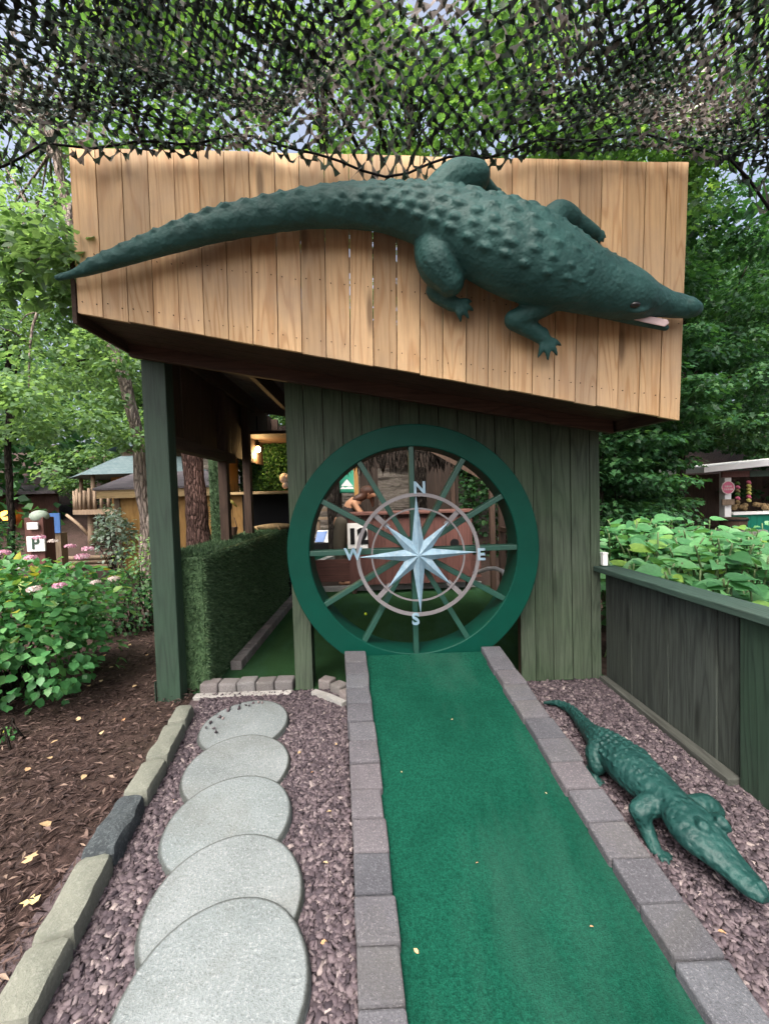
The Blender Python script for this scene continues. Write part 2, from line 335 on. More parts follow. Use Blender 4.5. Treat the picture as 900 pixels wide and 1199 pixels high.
m_blade=island('plastic_grass_blade',[(0,(.03,.07,.03)),(.5,(.065,.13,.055)),(1,(.13,.21,.10))],.55,.1,40,.3)
m_pink=island('pink_floret',[(0,(.55,.22,.34)),(.5,(.7,.36,.48)),(1,(.75,.55,.6))],.6,.1,40,.2,.2)
m_pale=island('cream_floret',[(0,(.6,.45,.42)),(1,(.72,.66,.6))],.6,.1,40,.2,.2)
m_net=island('camouflage_cloth',[(0,(.012,.014,.013)),(.3,(.028,.032,.03)),(.48,(.035,.07,.05)),(.62,(.06,.09,.062)),(.8,(.16,.145,.13)),(1,(.40,.36,.34))],.8,.1,30,.2,.22,[(0,(.02,.025,.022)),(.5,(.05,.08,.06)),(1,(.4,.36,.34))])  # palest stops paint skylit highlights onto random strands
def bark(name,a,b,sc1=9):
    g=G(name); o=g.obj(); v=g.mp(o,(sc1*2,sc1*2,sc1*.45)); n=g.noise(v,1,7,.7,.8); w=g.vor(v,1.2,'DISTANCE_TO_EDGE')
    col=g.mix(g.ramp(n,[(.36,0),(.6,1)]),a,b); col=g.mix(g.ramp(w,[(.02,.8),(.16,0)]),col,tuple(x*.35 for x in a)); return g.done(col,.92,g.bump(g.ma('ADD',n,g.ma('MULTIPLY',w,1.5)),1,.08),.1)
m_bark=bark('pale_peeling_bark',(.22,.175,.15),(.46,.38,.33))
m_barkr=bark('ruddy_bark',(.06,.035,.03),(.19,.115,.10),11)
m_twig=bark('dark_twig_bark',(.025,.02,.018),(.065,.055,.045))
m_stem=paint('green_stem',(.09,.14,.05),.6,.4)
def shingle(name,a,b,sy=7):
    g=G(name); o=g.obj(); r=g.noise(g.mp(o,(3,3,30)),1,3); n=g.noise(o,25,5,.7)
    br=g.n('ShaderNodeTexBrick',Vector=g.mp(o,(1,1,1)),Scale=3.2,Mortar_Size=.012,Color1=a,Color2=b,Mortar=tuple(x*.4 for x in a)).outputs[0]
    col=g.mix(g.ma('MULTIPLY',n,.4),br,b); return g.done(col,.9,g.bump(n,.4,.01),.2)
m_shblue=shingle('weathered_teal_shingle',(.06,.095,.105),(.10,.135,.145))
m_shbrown=shingle('grey_brown_shingle',(.075,.065,.075),(.12,.105,.115))
m_kgreen=wood('kiosk_green_board',(.0,.17,.105),(.0,.12,.075),'Z',.6,False,dark=.4,vary=.3)
m_cloth_g=paint('green_canvas',(.01,.22,.13),.7,.2)
m_skin=paint('skin',(.5,.26,.15),.55,.1)
m_hair=paint('auburn_hair',(.09,.035,.018),.5,.4,.4)
m_trous=paint('olive_trousers',(.10,.085,.06),.85,.4,.3)
m_top=paint('dark_top',(.03,.022,.02),.8,.3,.2)
m_ballm=paint('yellow_green_ball',(.45,.6,.03),.4,.05,.02)
m_terr=paint('terracotta_brown',(.16,.09,.06),.8,.4,.2)
m_pinks=paint('pink_sign_paint',(.55,.12,.2),.5,.15,.05)
m_blue=paint('blue_paint',(.06,.16,.42),.5,.15)
m_pvc=paint('white_pvc',(.36,.35,.35),.4,.3)
m_ornY=paint('yellow_ornament',(.5,.48,.12),.5,.2)
m_jaw=paint('pinkish_white_mouth',(.62,.47,.45),.6,.35,.5)
m_eye=paint('glossy_dark_eye',(.012,.012,.012),.15,.1,.0,.6)
m_bulb=G('lit_bulb').done((1,.8,.5),.5,emit=(1,.62,.25),es=14)
m_glow=G('lit_lantern').done((1,.6,.2),.5,emit=(1,.38,.06),es=3)
def ledge():
    g=G('layered_stone'); o=g.obj(); n=g.noise(g.mp(o,(1.2,1.2,9)),1.4,7,.65,.5); n2=g.noise(o,12,6,.7)
    col=g.mix(g.ramp(n,[(.3,0),(.66,1)]),(.07,.058,.05),(.27,.235,.205)); col=g.mix(g.ma('MULTIPLY',g.ramp(n2,[(.5,0),(.7,1)]),.4),col,(.10,.12,.07))
    return g.done(col,.95,g.bump(g.ma('ADD',n,n2),1,.08),.1)
m_ledge=ledge()
# ------------------------------------------------------------------ ground
rng=np.random.default_rng(7)
def terr_z(x,y):
    s=max(0,y-15)*.3+max(0,x-9)*.12*max(0,min(1,(y-4)/8))
    return min(s,9)-.0
xs=np.unique(np.concatenate([np.linspace(-300,-12,10),np.linspace(-12,-1.2,70),np.linspace(-1.2,14,40),np.linspace(14,300,12)]))
ys=np.unique(np.concatenate([np.linspace(-40,0,5),np.linspace(0,9,60),np.linspace(9,40,24),np.linspace(40,400,8)]))
V=[];nx=len(xs)
for y in ys:
    for x in xs:
        b=0
        if x<-1.55: b=.035*mnoise.noise(Vector((x*2.2,y*2.2,0)))+.02*mnoise.noise(Vector((x*6,y*6,3)))
        V.append((x,y,terr_z(x,y)+b-.012))
ii=np.arange(len(ys)-1)[:,None]*nx+np.arange(nx-1)[None,:]
me=mesh_np('ground',V,[np.stack([ii,ii+1,ii+nx+1,ii+nx],-1).reshape(-1,4)],smooth=True)
struct(np_obj('ground',me,m_ground,(0,0,0)))
def sheet(name,poly,z,mat):
    b=MB(); b.add([(x,y,z) for x,y in poly],[tuple(range(len(poly)))]); return struct(b.build(name,mat))
m_gbed=rock('gravel_bed_grit',(.10,.075,.08),(.05,.038,.04),(.2,.16,.15),30)
sheet('gravel_bed',[(-1.22,.5),(1.9,.5),(1.83,3.19),(-1.47,3.19)],-.004,m_gbed)
sheet('putting_green',[(-1.5,3.195),(1.8,3.195),(1.8,6.7),(-1.5,6.7)],.004,m_green)
# ------------------------------------------------------------------ ramp
ra,rb=.353-.19*2.95,.19
def onramp(px,py,up=0.0):
    d=ray(px,py); t=(ra+up-H)/(d[2]-rb*d[1]); return Vector((d[0]*t,d[1]*t,H+d[2]*t))
LI0,LI1=onramp(428,768),onramp(478,1199); RI0,RI1=onramp(563,765),onramp(825,1199)
LO0,LO1=onramp(404,768,.04),onramp(421,1199,.04); RO0,RO1=onramp(586,757,.04),onramp(902,1193,.04)
def atline(a,b,Y):
    t=(Y-a.y)/(b.y-a.y); return a.x+(b.x-a.x)*t
YE=.86
def rz(Y): return ra+rb*Y
ramp=thing('golf_ramp','sloping green turf ramp with grey block kerbs leading up to the big wheel','golf ramp',((LI0.x+RI1.x)/2,1.9,0))
b=MB(); n=24; vs=[]; fs=[]
for i in range(n+1):
    Y=YE+(2.95-YE)*i/n
    x0,x1=atline(LI0,LI1,Y)-.01,atline(RI0,RI1,Y)+.01
    for k in range(9): vs.append((x0+(x1-x0)*k/8,Y,rz(Y)))
for i in range(n):
    for k in range(8): fs.append((i*9+k,i*9+k+1,(i+1)*9+k+1,(i+1)*9+k))
b.add(vs,fs); b.build('turf_surface',m_turf,ramp,True)
b=MB(); Y0,Y1=YE,2.935
b.hexa([(atline(LO0,LO1,Y0)+.015,Y0,-.02),(atline(RO0,RO1,Y0)-.015,Y0,-.02),(atline(RO0,RO1,Y1)-.015,Y1,-.02),(atline(LO0,LO1,Y1)+.015,Y1,-.02),
        (atline(LO0,LO1,Y0)+.015,Y0,rz(Y0)-.012),(atline(RO0,RO1,Y0)-.015,Y0,rz(Y0)-.012),(atline(RO0,RO1,Y1)-.015,Y1,rz(Y1)-.012),(atline(LO0,LO1,Y1)+.015,Y1,rz(Y1)-.012)])
b.build('ramp_base',m_timber,ramp)
R0=random.Random(3)
for side in (0,1):
    Y=2.955
    while Y>YE+.05:
        L=.141 if side==0 else .147
        Ya,Yb=Y-.0025,Y-L+.0025
        q=lambda:R0.uniform(-.005,.005)
        dz=R0.uniform(-.004,.004); dx=R0.uniform(-.005,.005)
        if side==0: xs4=[atline(LO0,LO1,Yb)+q()+dx,atline(LI0,LI1,Yb)+q()+dx,atline(LI0,LI1,Ya)+q()+dx,atline(LO0,LO1,Ya)+q()+dx]
        else: xs4=[atline(RI0,RI1,Yb)+q()+dx,atline(RO0,RO1,Yb)+q()+dx,atline(RO0,RO1,Ya)+q()+dx,atline(RI0,RI1,Ya)+q()+dx]
        yy=[Yb,Yb,Ya,Ya]; b=MB(R0.random())
        b.hexa([(x,y,rz(y)-.075) for x,y in zip(xs4,yy)]+[(x,y,rz(y)+.042+dz+R0.uniform(-.003,.003)) for x,y in zip(xs4,yy)])
        b.build('kerb_block',m_brick,ramp,bevel=.009); Y-=L
# ------------------------------------------------------------------ stepping stones
SS=[(286,846,106),(277,895,125),(267,955,150),(263,1046,184),(250,1152,232)]
slab_lab=['farthest round stepping stone, by the row of grey blocks','small round stepping stone, second from the row of grey blocks','middle round stepping stone of the overlapping row','large pale round stepping stone, second nearest of the overlapping row','largest and nearest round concrete stepping stone, overlapping the next one']
step_c=[]
for i,(px,py,w) in enumerate(SS):
    c=atz(px,py+[0,1,3,6,8][i],.06); r=.285
    b=MB(i*7+1); N=128; prof=[(r*.985,-.06),(r,-.05),(r,-.022),(r*.99,-.012),(r*.972,-.003),(r*.962,-.0005),(r*.93,0),(r*.5,0)]
    vs=[];fs=[];dv=[]
    for(rr,z) in prof:
        for k in range(N):
            th=2*math.pi*k/N; wob=1+.012*mnoise.noise(Vector((math.cos(th)*1.6,math.sin(th)*1.6,i*9)))+.005*mnoise.noise(Vector((math.cos(th)*14,math.sin(th)*14,i*5+z*40)))
            x,y=rr*wob*math.cos(th),rr*wob*math.sin(th); vs.append((c.x+x,c.y+y,.048+z+.075*y+[.02,-.015,.012,-.02,.01][i]*x)); dv.append(.5 if z<-.017 else 1. if rr>r*.958 else .0)  # rim rings carry the overlap shadow painted in along with edge dirt
    m=len(prof)
    for a in range(m-1):
        for k in range(N): fs.append((a*N+k,a*N+(k+1)%N,(a+1)*N+(k+1)%N,(a+1)*N+k))
    fs.append(tuple((m-1)*N+k for k in range(N))); fs.append(tuple(range(N-1,-1,-1)))
    b.add(vs,fs,r=[.55,.5,.6,.52,.58][i]); o=b.build('stepping_stone',m_step,smooth=True,auto=50); at=o.data.attributes.new('dirt_shade','FLOAT','POINT'); at.data.foreach_set('value',np.array(dv,dtype=np.float32))
    tag(o,slab_lab[i],'stepping stone','overlapping round stepping stones'); step_c.append((c.x,c.y))
# ------------------------------------------------------------------ left edging stones
ES=[((217,824),(205,845),.115,'small sandstone edging block at the foot of the green post'),((205,846),(182,886),.118,'second sandstone edging block from the green post'),
    ((182,887),(156,928),.12,'pale sandstone edging block next to the dark slate one'),((156,929),(113,997),.125,'dark rough slate edging block between the sandstone ones'),
    ((113,998),(61,1095),.125,'long sandstone edging block just nearer than the dark slate one'),((61,1096),(0,1200),.125,'nearest long sandstone edging block at the mulch edge')]
def rockbox(p,q,w,z0,z1,seed,amp=.012,rot=0):
    b=MB(seed); p=Vector(p);q=Vector(q); t=(q-p); L=t.length; t.normalize(); a=Vector((-t.y,t.x,0)); nu,nv,nw=10,5,5; idx={};vs=[];fs=[]
    def P(i,j,k):
        if (i,j,k) in idx: return idx[i,j,k]
        u,v,s=i/nu,j/nv-.5,k/nw
        edge=sum((min(abs(c),abs(1-c))<.01) for c in(u,v+.5,s))
        c=p+t*(u*L)+a*(v*w)+Vector((0,0,z0+(z1-z0)*s)); ce=p+t*(L/2)+Vector((0,0,(z0+z1)/2))
        if edge>=2: c=c+(ce-c).normalized()*.01*(edge-1)
        nn=mnoise.noise_vector(c*9+Vector((seed*3.1,0,0)))*amp+mnoise.noise_vector(c*30)*amp*.35
        idx[i,j,k]=len(vs); vs.append(c+nn); return idx[i,j,k]
    for i in range(nu):
        for j in range(nv): fs+= [(P(i,j,0),P(i,j+1,0),P(i+1,j+1,0),P(i+1,j,0)),(P(i,j,nw),P(i+1,j,nw),P(i+1,j+1,nw),P(i,j+1,nw))]
        for k in range(nw): fs+= [(P(i,0,k),P(i+1,0,k),P(i+1,0,k+1),P(i,0,k+1)),(P(i,nv,k),P(i,nv,k+1),P(i+1,nv,k+1),P(i+1,nv,k))]
    for j in range(nv):
        for k in range(nw): fs+= [(P(0,j,k),P(0,j,k+1),P(0,j+1,k+1),P(0,j+1,k)),(P(nu,j,k),P(nu,j+1,k),P(nu,j+1,k+1),P(nu,j,k+1))]
    b.add(vs,fs); return b
for i,(pf,pn,w,lab) in enumerate(ES):
    z1=.10; a=atz(*pf,z1); c=atz(*pn,z1); a.z=c.z=0; d=(c-a).normalized()*.001
    b=rockbox(a+d,c-d,w,-.03,z1,i+2,.017 if i==3 else .008)
    o=b.build('edging_stone',m_edged if i==3 else m_edge,smooth=True,auto=28); tag(o,lab,'edging stone','stones edging the mulch bed')
def edge_x(Y): # mulch side limit
    a=atz(217,824,.1);c=atz(0,1200,.1); return a.x+(c.x-a.x)*(a.y-Y)/(a.y-c.y)
# ------------------------------------------------------------------ gravel chips
def chips(n,xr,yr,test,seed,s=(.010,.024)):
    g=np.random.default_rng(seed); X=g.uniform(*xr,n*3); Y=yr[0]+(yr[1]-yr[0])*g.uniform(0,1,n*3)**1.0
    ok=np.array([test(x,y) for x,y in zip(X,Y)]); X,Y=X[ok][:n],Y[ok][:n]; n=len(X)
    cube=np.array([(-1,-1,-1),(1,-1,-1),(1,1,-1),(-1,1,-1),(-1,-1,1),(1,-1,1),(1,1,1),(-1,1,1)],float)
    sz=g.uniform(s[0],s[1],n); sc3=np.stack([sz,sz*g.uniform(.5,.9,n),sz*g.uniform(.22,.5,n)],1)
    v=cube[None]*(1+g.uniform(-.45,.25,(n,8,3)))*sc3[:,None,:]
    v[:,4:,:2]*=g.uniform(.55,.95,(n,1,1))
    th=g.uniform(0,6.28,n); tx=g.normal(0,.35,n); ty=g.normal(0,.35,n)
    c,sn=np.cos(th)[:,None],np.sin(th)[:,None]
    z=v[:,:,2]+v[:,:,0]*tx[:,None]+v[:,:,1]*ty[:,None]
    x=v[:,:,0]*c-v[:,:,1]*sn+X[:,None]; y=v[:,:,0]*sn+v[:,:,1]*c+Y[:,None]
    z=z+(.002+g.uniform(0,.014,n))[:,None]
    V=np.stack([x,y,z],-1).reshape(-1,3); q=np.array([(3,2,1,0),(4,5,6,7),(0,1,5,4),(1,2,6,5),(2,3,7,6),(3,0,4,7)])
    f=(q[None]+(np.arange(n)*8)[:,None,None]).reshape(-1,4); return V,f,np.repeat(g.uniform(0,1,n),8)
def in_left(x,y):
    if x<edge_x(y)+.04 or x>atline(LO0,LO1,y)-.005: return False
    return all((x-a)**2+(y-b)**2>.275**2 for a,b in step_c)
def in_right(x,y): return atline(RO0,RO1,y)+.005<x<1.80
A=chips(17000,(-1.5,.05),(.95,3.16),in_left,1,(.008,.0175)); B=chips(18000,(.8,1.85),(1.05,3.17),in_right,2,(.008,.0175))
C0=chips(22,(step_c[0][0]-.27,step_c[0][0]+.1),(step_c[0][1]-.1,step_c[0][1]+.25),lambda x,y:.17**2<(x-step_c[0][0])**2+(y-step_c[0][1])**2<.265**2,3,(.008,.015)); C0[0][:,2]+=.048+.075*(C0[0][:,1]-step_c[0][1])
V=np.concatenate([A[0],B[0],C0[0]]); f=np.concatenate([A[1],B[1]+len(A[0]),C0[1]+len(A[0])+len(B[0])]); r=np.concatenate([A[2],B[2],C0[2]])
o=np_obj('slate_gravel',mesh_np('slate_gravel',V,[f],r),m_chip,(.1,2,0)); tag(o,'purple grey crushed slate covering the ground either side of the ramp','gravel',kind='stuff')
# ------------------------------------------------------------------ mulch
g=np.random.default_rng(5); n=26000
Y=.7+5.6*g.uniform(0,1,n)**1.5; X=np.array([edge_x(min(y,3.1)) for y in Y])-.03-g.uniform(0,1,n)**1.1*(1.0+Y*.75); P=np.stack([X,Y,np.array([.035*mnoise.noise(Vector((x*2.2,y*2.2,0)))+.02*mnoise.noise(Vector((x*6,y*6,3))) for x,y in zip(X,Y)])+g.uniform(-.008,.022,n)],1)
th=g.uniform(0,6.28,n); D=np.stack([np.cos(th),np.sin(th),g.normal(0,.18,n)],1); N=np.stack([g.normal(0,.4,n),g.normal(0,.4,n),np.ones(n)],1)
V,F_s,r=leaves_np(P,D,N,g.uniform(.018,.062,n),g.uniform(.12,.32,n),g.uniform(0,1,n)**1.3,'tri')
o=np_obj('bark_mulch',mesh_np('bark_mulch',V,F_s,r),m_mulch,(-2.5,2.5,0)); tag(o,'dark shredded bark mulch left of the edging stones','mulch',kind='stuff')
def gz(x,y): return .035*mnoise.noise(Vector((x*2.2,y*2.2,0)))+.02*mnoise.noise(Vector((x*6,y*6,3)))
for i,(px,py) in enumerate([(68,864),(45,1055),(30,1015),(18,1135),(48,966),(120,855),(95,838),(133,782),(140,772),(122,768),(150,757),(128,745),(158,742),(112,748),(170,728),(163,705),(140,760),(118,795),(105,802),(60,888),(30,905),(100,905),(145,845),(160,800),(172,770)]):
    p=atz(px,py,.02); p.z=gz(p.x,p.y)+.022; gg=np.random.default_rng(i)
    th=gg.uniform(0,6.28); big=1.0 if i in(1,2,4) else .62
    V,fs,r=leaves_np(np.array([p]),np.array([[math.cos(th),math.sin(th),.05]]),np.array([[gg.normal(0,.25),gg.normal(0,.25),1.]]),.065*big,.8,np.array([gg.uniform(0,1)]),'maple' if i in(1,2,3) else 'oval')
    o=np_obj('fallen_leaf',mesh_np('fallen_leaf',V,fs,r),m_dry,p); tag(o,'small dry tan leaf lying on the dark mulch','leaf','dry leaves scattered on the mulch')
for i,(px,py) in enumerate([(490,1117),(640,930),(530,842),(690,1085),(470,905),(560,1010)]):
    p=onramp(px,py,.004); gg=np.random.default_rng(i+90); th=gg.uniform(0,6.28)
    V,fs,r=leaves_np(np.array([p]),np.array([[math.cos(th),math.sin(th),.12]]),np.array([[gg.normal(0,.3),gg.normal(0,.3)-.19,1.]]),.013 if i else .022,.6,np.array([gg.uniform(.2,1)]),'oval')
    o=np_obj('leaf_scrap',mesh_np('leaf_scrap',V,fs,r),m_dry,p); tag(o,'tiny dry leaf scrap lying on the green ramp turf','leaf','leaf scraps on the ramp turf')
for i,(px,py) in enumerate([(368,905),(378,1010),(352,880),(388,950),(170,1090),(375,1105),(690,870),(840,1090),(205,935),(395,870),(640,845)]):
    p=atz(px,py,.02); gg=np.random.default_rng(i+190); th=gg.uniform(0,6.28)
    V,fs,r=leaves_np(np.array([p]),np.array([[math.cos(th),math.sin(th),.1]]),np.array([[gg.normal(0,.3),gg.normal(0,.3),1.]]),.024,.7,np.array([gg.uniform(0,1)]),'oval')
    o=np_obj('leaf_scrap',mesh_np('leaf_scrap',V,fs,r),m_dry,p); tag(o,'tiny dry leaf scrap lying on the purple slate gravel','leaf','leaf scraps on the gravel')
# ------------------------------------------------------------------ side fence
fen=thing('plank_fence','low weathered grey plank fence with green cap rail along the gravel','fence',(1.8,2.5,0))
def fx(Y): return 1.765+(3.2-Y)*.012
b=MB(11); Y=3.15; ws=[.17,.15,.20,.16,.17,.19,.18,.16]
for w in ws:
    if Y-w<1.98: w=Y-1.985
    if w<.03: break
    o_=b.g.uniform(-.004,.004)
    b.box((fx(Y)+o_,Y-w+.004,.03),(fx(Y)+.022+o_,Y,.865)); Y-=w
b.build('board_panel',m_fence,fen,bevel=.002)
b=MB(12); b.hexa([(fx(3.19)-.075,3.19,.872),(fx(1.2)-.075,1.2,.882),(fx(1.2)+.10,1.2,.882),(fx(3.19)+.10,3.19,.872),(fx(3.19)-.075,3.19,.912),(fx(1.2)-.075,1.2,.922),(fx(1.2)+.10,1.2,.922),(fx(3.19)+.10,3.19,.912)]); b.build('cap_rail',m_capg,fen,bevel=.006)
b=MB(13); b.box((fx(1.9)-.03,1.74,-.02),(fx(1.9)+.13,1.95,.872)); b.build('fence_post',m_post,fen,bevel=.006)
b=MB(14); b.hexa([(fx(3.15)-.06,3.15,-.02),(fx(1.96)-.08,1.96,-.02),(fx(1.96)-.005,1.96,-.02),(fx(3.15)-.005,3.15,-.02),(fx(3.15)-.06,3.15,.05),(fx(1.96)-.08,1.96,.05),(fx(1.96)-.005,1.96,.05),(fx(3.15)-.005,3.15,.05)]); b.build('base_timber',m_timber,fen,bevel=.006)
b=MB(15); Y=1.735
for w in (.16,.17,.18,.16,.15): b.box((fx(Y)+.0,Y-w+.004,.02),(fx(Y)+.022,Y,.868)); Y-=w
b.build('board_panel',m_fence,fen,bevel=.002)
# junction box on the fence corner
jb=thing('junction_box','small white box standing on the fence cap at the hut corner','box',aty(707,662,3.12))
c=aty(707,662,3.15); b=MB(); b.box((c.x-.018,c.y-.02,c.z),(c.x+.02,c.y+.02,c.z+.09)); b.build('box_body',m_white,jb,bevel=.004)
b=MB(); b.box((c.x-.021,c.y-.023,c.z+.091),(c.x+.023,c.y+.023,c.z+.102)); b.build('box_lid',m_white,jb,bevel=.003)
# ------------------------------------------------------------------ hut
def zs(x): return 2.567-.184*(x+1.7)
hut=thing('mini_golf_hut','dark green plank hut with pale pine sign panel and open left bay','hut',(0,4.8,0))
WC=aty(484.5,645,2.995); WR=148.5/480*3.0
# arch topped front wall
b=MB(21); x=-.69; k=0
while x<1.745:
    w=min(.148+b.g.uniform(-.006,.006),1.755-x)
    if w<.03: break
    x0,x1=x+.0035,x+w-.0035; o_=b.g.uniform(-.004,.004); y0,y1=3.2+o_,3.222+o_
    def bot(xx):
        d=xx-WC.x
        if abs(d)>=.85 or k==0: return .0
        return WC.z+math.sqrt(.85**2-d*d)
    if k==0 or bot(x0)==0 and bot(x1)==0: zz=[(x0,0),(x1,0)]
    else: zz=[(x0+(x1-x0)*i/6,bot(x0+(x1-x0)*i/6)) for i in range(7)]
    poly=zz+[(x1,zs(x1)+.1),(x0,zs(x0)+.1)]
    if max(p[1] for p in zz)>0 and min(p[1] for p in zz)==0:
        xe=WC.x-.85 if x<0 else WC.x+.85
        if x<0: poly=[(x0,0),(xe,0),(xe,WC.z)]+[p for p in zz if p[0]>xe]+[(x1,zs(x1)+.1),(x0,zs(x0)+.1)]
        else: poly=[p for p in zz if p[0]<xe]+[(xe,WC.z),(xe,0),(x1,0),(x1,zs(x1)+.1),(x0,zs(x0)+.1)]
    b.prism(poly,y0,y1); x+=w; k+=1
b.build('front_wall',m_wall,hut)
# added light stop, then framing behind the wall
b=MB(20); b.hexa([(-.55,3.24,1.97),(1.72,3.24,1.75),(1.72,3.255,1.75),(-.55,3.255,1.97),(-.55,3.24,zs(-.55)+.28),(1.72,3.24,zs(1.72)+.28),(1.72,3.255,zs(1.72)+.28),(-.55,3.255,zs(-.55)+.28)]); b.build('wall_light_stop',m_brown,hut)  # unseen board added to stop light leaking through the plank gaps
b=MB(22); b.box((-.685,3.226,0),(-.55,3.36,zs(-.6))); b.build('corner_post',m_post,hut,bevel=.005)
b=MB(23); b.box((-1.705,3.08,-.03),(-1.53,3.20,zs(-1.6)+.02)); b.build('corner_post',m_post,hut,bevel=.006)
b=MB(23); b.box((-1.715,3.07,-.03),(-1.71,3.09,.16)); b.build('post_foot_board',m_post,hut)
b=MB(24); b.box((1.13,3.23,0),(1.22,3.33,1.9)); b.build('wall_stud',m_brownZ,hut)
b=MB(24)
for (w,h_) in((.02,.02),): b.hexa([(-1.76,3.03,zs(-1.76)),(1.77,3.03,zs(1.77)),(1.77,3.075,zs(1.77)),(-1.76,3.075,zs(-1.76)),(-1.76,3.03,zs(-1.76)+.17),(1.77,3.03,zs(1.77)+.17),(1.77,3.075,zs(1.77)+.17),(-1.76,3.075,zs(-1.76)+.17)])
b.build('header_beam',m_brown,hut,bevel=.004)
# sign panel
TL,TR,BL,BR=aty(80,172,2.46),aty(806,190,2.46),aty(91,366,2.5),aty(795,492,2.5)
def panel(u,v):  # u across, v 0 bottom 1 top
    lo=BL.lerp(BR,u); hi=TL.lerp(TR,u); return lo.lerp(hi,v)
b=MB(31); u=0; ws=[]; tot=0
while tot<1:
    w=(.0425-.007*tot)*(1+b.g.uniform(-.03,.03)); ws.append(w); tot+=w
ws=[w/tot for w in ws]
for i,w in enumerate(ws):
    a,c=u+.0007,u+w-.0007; j=b.g.uniform(-.003,.003)
    q=[panel(a,0),panel(c,0),panel(c,1),panel(a,1)]
    q=[p+Vector((0,j,0)) for p in q]; dzb=b.g.uniform(-.004,.004); q[0].z+=dzb;q[1].z+=dzb
    r_=[p+Vector((0,.024,0)) for p in q]
    b.hexa([q[0],q[1],r_[1],r_[0],q[3],q[2],r_[2],r_[3]]); u+=w
# nail heads along two lines
u=0; b.m=1
for w in ws:
    for v in (.08,.38):
        for e in(.22,.78):
            p=panel(u+w*e,v); b.lathe((p.x,p.y-.004,p.z+b.g.uniform(-.01,.01)),[(.003,-.001),(.003,.004)],6,'Y')
    u+=w
pan=b.build('sign_panel',[m_new,m_black],hut)
b=MB(33)
for v in(.12,.5,.88):
    p,q=panel(0.01,v),panel(.99,v); b.bar(p+Vector((0,.062,0)),q+Vector((0,.062,0)),.07,.045,(0,1,0))
b.build('panel_batten',m_brown,hut)
# soffit, roof
def slab(b,x0,x1,y0,y1,d0,d1): b.hexa([(x0,y0,zs(x0)+d0),(x1,y0,zs(x1)+d0),(x1,y1,zs(x1)+d0),(x0,y1,zs(x0)+d0),(x0,y0,zs(x0)+d1),(x1,y0,zs(x1)+d1),(x1,y1,zs(x1)+d1),(x0,y1,zs(x0)+d1)])
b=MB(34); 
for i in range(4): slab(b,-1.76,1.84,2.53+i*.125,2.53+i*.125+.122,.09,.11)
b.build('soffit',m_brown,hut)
for s,xa,xb in((0,-1.79,-1.765),(1,1.845,1.87)): 
    b=MB(35+s); b.hexa([(xa,2.53,zs(xa)+.02),(xb,2.53,zs(xb)+.02),(xb-.06*s,3.2,zs(xb)+.03),(xa-.06*s,3.2,zs(xa)+.03),(xa,2.53,zs(xa)+.4),(xb,2.53,zs(xb)+.4),(xb-.06*s,3.2,zs(xb)+.4),(xa-.06*s,3.2,zs(xa)+.4)]); b.build('end_board',m_brownY,hut)
b=MB(36); slab(b,-1.85,1.9,2.56,4.8,.29,.33); slab(b,-1.85,-.75,4.8,6.4,.29,.33); b.build('roof',m_shbrown,hut)
b=MB(37)
for i in range(7):
    x=-1.6+i*.53; b.hexa([(x,3.1,zs(x)+.12),(x+.045,3.1,zs(x)+.12),(x+.045,5.45,zs(x)+.12),(x,5.45,zs(x)+.12),(x,3.1,zs(x)+.285),(x+.045,3.1,zs(x)+.285),(x+.045,5.45,zs(x)+.285),(x,5.45,zs(x)+.285)])
b.build('roof_joists',m_brownY,hut)
# left side framing
b=MB(38); b.box((-1.66,3.23,1.93),(-1.55,4.6,2.03)); b.build('side_rail',m_brownY,hut,bevel=.004)
b=MB(39)
for i in range(9): b.box((-1.70,3.24+i*.4,2.035),(-1.672,3.24+i*.4+.39,zs(-1.7)+.28))
b.build('side_wall',m_brownZ,hut)
for (x,y,w) in((-1.66,4.35,.09),(-1.66,5.15,.09),(-1.66,6.65,.1)):
    b=MB(int(y*10)); b.box((x,y,.0),(x+w,y+w,zs(x)+.25)); b.build('side_post',m_brownZ,hut,bevel=.004)
b=MB(40); b.box((-2.02,5.62,1.60),(-1.2,6.2,1.635)); b.build('shelf',m_tanX,hut,bevel=.003); b=MB(41); b.box((-2.1,5.3,2.36),(-1.1,6.3,2.40)); b.build('nook_ceiling',m_brownY,hut); b=MB(42); b.box((-2.1,5.62,1.64),(-2.06,6.2,2.36)); b.build('nook_side',m_tan,hut)
# back wall: closed parts
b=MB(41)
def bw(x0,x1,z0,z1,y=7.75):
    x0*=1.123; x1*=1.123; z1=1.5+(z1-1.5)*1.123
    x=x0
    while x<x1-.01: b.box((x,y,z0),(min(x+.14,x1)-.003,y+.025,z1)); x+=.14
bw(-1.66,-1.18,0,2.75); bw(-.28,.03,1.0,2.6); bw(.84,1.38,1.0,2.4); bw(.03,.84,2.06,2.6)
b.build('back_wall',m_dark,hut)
b=MB(42); b.box((-.42,7.70,0),(-.34,7.78,2.6)); b.build('back_post',m_tan,hut)
for x in(1.40,1.92): 
    b=MB(43); b.box((min(x,1.66),6.0 if x>1.5 else 7.70,0),(min(x,1.66)+.07,7.78 if x<1.5 else 6.08,2.2)); b.build('back_post',m_brownZ,hut)
b=MB(44); Y=3.26
while Y<4.6: b.box((1.725,Y,0),(1.75,min(Y+.145,4.6),zs(1.75)+.28)); Y+=.15
b.build('right_wall',m_brownZ,hut)
b=MB(45)
for Y in(3.9,4.7,5.5): b.box((1.64,Y,0),(1.72,Y+.05,zs(1.7)+.1))
b.box((1.645,3.3,1.0),(1.715,5.6,1.06)); b.box((1.645,3.3,.45),(1.715,5.6,.5)); b.build('wall_framing',m_brownZ,hut)
